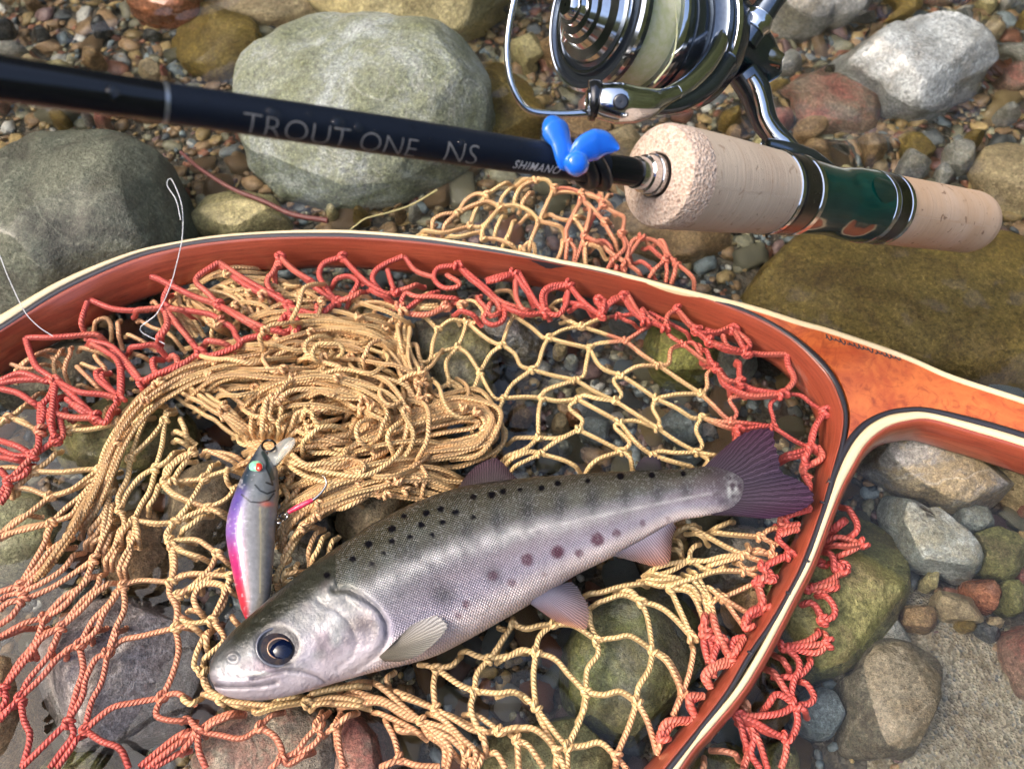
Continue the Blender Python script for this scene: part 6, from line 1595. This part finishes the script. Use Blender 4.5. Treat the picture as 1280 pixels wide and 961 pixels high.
for sh_, off_ in ((0, 0), (.0045, .0012)):
    ringp = (RR + AX * (S(722) - sh_))[None] + (E1 * np.cos(ang)[:, None] + E2 * np.sin(ang)[:, None]) * rk + AX * (.005 * np.sin(ang)[:, None])
    v_, f_, u_ = tube(ringp, .0016, 10, cap=False); ac = Acc(); ac.add(v_, f_)
    obj('band', ac.mesh('band'), simple('black_rubber', (.012, .014, .018), .35), KEEP)

# ================================================================== the reel
OR = PD(744, 17, .245)
def RP(px, py, d): return PD(px, py, d)
REEL = empty('fishing_reel', tuple(PD(930, 80, .27)), 'silver and black spinning reel with pale green line, mounted on the rod', 'fishing reel')
e1 = CAM - OR; e1 = e1 - AX * (e1 @ AX); e1 /= np.linalg.norm(e1); e2 = np.cross(AX, e1)
kw = dict(o=OR, ea=e1, eb=e2, sides=96)
NAVY = simple('navy_chrome', (.12, .145, .18), .18, metal=.9, var=.1)
POL = simple('polished_alloy', (.60, .63, .67), .13, metal=1.0, var=.06)
BLACKM = simple('black_alloy', (.02, .022, .027), .2, metal=.6, coat=.6)
rs = .0229
SPOOL = lathe_obj('spool', [(.0012, .0150), (.0002, .0165), (.0008, .0168), (.0008, .0180), (-.0006, .0184), (-.0004, .0202), (.0008, .0210), (.0006, .0222), (-.0008, rs), (-.0030, rs), (-.0042, .0214), (-.0042, .0195)], NAVY, REEL, **kw)
lathe_obj('spool_rim', [(.0006, .0219), (.0010, .0223), (.0002, .0232), (-.0010, .0234), (-.0016, .0230)], POL, SPOOL, **kw)
lathe_obj('spool_rim', [(.0006, .0166), (.0014, .0170), (.0014, .0177), (.0004, .0181)], POL, SPOOL, **kw)
t = NT('braided_line'); u = t.n('SeparateXYZ', Vector=t.uv()); n1 = t.noise(60, 3, vec=t.uv())
saw = t.math('SINE', t.math('ADD', t.math('MULTIPLY', u.outputs[0], 2 * math.pi / .00042), t.math('MULTIPLY', u.outputs[1], 9.0)))
cx2 = t.noise(500, 3, vec=t.objco())
t.bsdf(base=t.mix(t.ramp(cx2, [(.35, 0.), (.65, 1.)]), (.80, .84, .42), (.95, .96, .66)), rough=.5, normal=t.bump(t.math('ADD', saw, t.math('MULTIPLY', cx2, 1.5)), .0002))
lathe_obj('line_winding', [(-.0042, .0203), (-.0050, .0208), (-.0090, .0210), (-.0130, .0209), (-.0160, .0207), (-.0170, .0200)], t.m, SPOOL, **kw)
lathe_obj('spool_rim', [(-.0168, .0195), (-.0168, .0216), (-.0178, .0222), (-.0190, .0222), (-.0196, .0212)], POL, SPOOL, **kw)
lathe_obj('spool_skirt', [(-.0194, .0208), (-.0215, .0212), (-.0216, .0204), (-.0240, .0204), (-.0241, .0210), (-.0300, .0210), (-.0315, .0200)], NAVY, SPOOL, **kw)
lathe_obj('drag_knob', [(.0118, .0004), (.0118, .0028), (.0108, .0038), (.0098, .0040), (.0096, .0052), (.0080, .0056), (.0076, .0076), (.0060, .0084), (.0056, .0100), (.0034, .0112), (.0026, .0142), (.0008, .0152)], POL, REEL, **kw)
# wing of the knob
kb = OR + AX * .006
ac = Acc(); w3 = np.stack([kb + e1 * a * .0135 * math.cos(.9) + e2 * a * .0135 * math.sin(.9) - AX * (.003 * abs(a)) for a in np.linspace(-1, 1, 20)])
v_, f_, u_ = tube(w3, .0026 * np.sqrt(np.clip(1.02 - np.linspace(-1, 1, 20) ** 2, .05, 1)), 12, flat=(AX, 1.1)); ac.add(v_, f_); obj('knob_wing', ac.mesh('knob_wing'), POL, REEL)
lathe_obj('rotor', [(-.0300, .0180), (-.0305, .0215), (-.0330, .0232), (-.0336, .0244), (-.0350, .0248), (-.0356, .0238), (-.0400, .0236), (-.0460, .0222), (-.0500, .0190), (-.0520, .0120)], NAVY, REEL, **kw)
lathe_obj('rotor_ring', [(-.0376, .0236), (-.0380, .0244), (-.0398, .0246), (-.0404, .0236)], POL, REEL, **kw)
def limb(name, pts, wr, mat, parent, n=40, flat=None, sides=16):
    pts = np.array(pts, float); w3 = catmull(PD(pts[:, 0], pts[:, 1], pts[:, 2]), n=n); d_ = proj(w3)[2]
    rr = np.interp(np.linspace(0, 1, n), np.linspace(0, 1, len(wr)), wr) / FPX * d_
    v_, f_, u_ = tube(w3, rr, sides, flat=flat); ac = Acc(); ac.add(v_, f_, u_); return obj(name, ac.mesh(name), mat, parent)
limb('bail_wire', [(700, -150, .20), (662, -60, .205), (643, 0, .209), (634, 55, .212), (637, 95, .214), (648, 124, .216), (664, 139, .218), (700, 143, .220), (740, 141, .222)], [4, 4, 4, 4.2, 4, 4, 4, 4.5, 5], POL, REEL, n=90)
ROLL = limb('line_roller', [(733, 126, .223), (742, 126, .223), (752, 127, .222), (770, 129, .222), (790, 131, .224), (808, 130, .226), (826, 124, .229), (846, 116, .232)], [12, 22, 25, 23, 20, 15, 11, 9], POL, REEL, n=60, sides=28)
limb('roller_collar', [(736, 126, .222), (742, 126, .222), (748, 127, .222)], [24, 26, 24], BLACKM, ROLL, n=10, sides=28)
sc_c = PD(776, 128, .2165); ac = Acc(); nrm = (CAM - sc_c); nrm /= np.linalg.norm(nrm); b1 = np.cross(nrm, AX); b1 /= np.linalg.norm(b1); b2 = np.cross(nrm, b1)
V_ = []
for rr_, hh_ in ((.0022, 0), (.0022, .0005), (.0016, .0007), (.0001, .0005)): V_.append(sc_c + nrm * hh_ + (b1 * np.cos(ang[:-1])[:, None] + b2 * np.sin(ang[:-1])[:, None]) * rr_)
obj('roller_screw', make_mesh('roller_screw', np.vstack(V_), [grid_faces(4, 59, wrap_v=True)]), BLACKM, ROLL)
limb('rotor_arm', [(800, 130, .227), (840, 118, .232), (872, 96, .238), (897, 62, .245), (908, 20, .252), (905, -40, .262)], [10, 12, 13, 12, 10, 9], POL, REEL, n=60, flat=(E1, .7))
limb('rotor_arm', [(812, 138, .230), (850, 130, .236), (885, 108, .243), (910, 76, .250)], [7, 10, 12, 12], NAVY, REEL, n=40)
BODYR = limb('gear_housing', [(870, 30, .268), (905, 48, .272), (930, 66, .276), (950, 84, .279), (958, 100, .281)], [58, 54, 42, 34, 20], NAVY, REEL, n=40, sides=32)
limb('stem', [(928, 90, .273), (942, 112, .274), (950, 135, .275), (958, 156, .2755), (975, 176, .275), (998, 196, .274)], [20, 20, 17, 15, 14, 10], NAVY, REEL, n=50, sides=24)
limb('stem', [(938, 96, .268), (946, 110, .269), (952, 130, .270), (957, 150, .271), (972, 172, .2715), (1000, 192, .272)], [6, 8, 8, 8, 9, 5], POL, REEL, n=50, sides=16)
limb('foot', [(955, 180, .268), (985, 190, .272), (1015, 201, .278), (1040, 212, .283)], [8, 13, 13, 6], NAVY, REEL, n=30, sides=20)
ARM = limb('handle_arm', [(930, 52, .262), (938, 40, .261), (947, 26, .260), (965, 0, .258), (1000, -50, .254)], [18, 17, 15, 17, 19], NAVY, REEL, n=40, sides=24)
limb('handle_collar', [(938, 37, .2605), (946, 26, .2600), (950, 20, .2598)], [19, 22, 19], POL, ARM, n=12, sides=24)
limb('bearing_cap', [(935, 62, .271), (955, 69, .272), (974, 76, .273), (977, 77, .273)], [15, 14, 13, 9], simple('nickel', (.40, .37, .32), .25, metal=1.0), REEL, n=20, sides=24)
limb('loose_line', [(840, -20, .236), (845, 15, .236), (846, 45, .236), (839, 76, .235), (818, 104, .232)], [1.3] * 5, t.m, REEL, n=40, sides=6)

# ================================================================== loose line, twig, straw
t = NT('nylon'); t.bsdf(base=(.85, .88, .9), rough=.15, trans=.3, ior=1.5, coat=.5); NYL = t.m
def strand(name, label, cat, pts, rad, mat, n=80, sides=6, taper=None):
    pts = np.array(pts, float); w3 = catmull(P(pts[:, 0], pts[:, 1], pts[:, 2]), n=n)
    r_ = rad if taper is None else rad * np.interp(np.linspace(0, 1, n), [0, 1], taper)
    v_, f_, u_ = tube(w3, r_, sides); ac = Acc(); ac.add(v_, f_, u_); o = obj(name, ac.mesh(name), mat)
    return tag(o, label, cat)
strand('fishing_line', 'thin clear fishing line looped over the hoop in front of the dark boulder', 'fishing line', [(206, 430, .006), (175, 412, .010), (196, 392, .014), (212, 360, .016), (222, 325, .018), (228, 295, .02), (228, 262, .022), (222, 240, .024), (213, 223, .025), (209, 232, .025), (220, 250, .024), (226, 275, .022)], .00020, NYL)
strand('fishing_line', 'thin clear fishing line crossing the hoop near the red lacing', 'fishing line', [(-30, 270, .04), (-4, 312, .034), (10, 346, .028), (30, 388, .020), (48, 408, .016), (66, 420, .013)], .00020, NYL)
strand('twig', 'thin red brown twig lying between the dark boulder and the pale stone', 'twig', [(226, 190, -.010), (250, 211, -.009), (290, 236, -.009), (330, 252, -.009), (365, 268, -.008), (410, 276, -.008)], .0013, simple('red_bark', (.11, .03, .025), .5, var=.3, bump=.0003), taper=(.8, 1.1))
strand('straw', 'pale straw stem lying behind the hoop beside the netting', 'straw', [(432, 292, -.004), (446, 281, -.003), (458, 273, -.002), (485, 266, -.004), (515, 256, -.006), (546, 238, -.008)], .00045, simple('straw', (.52, .45, .20), .5), taper=(.6, 1.3))
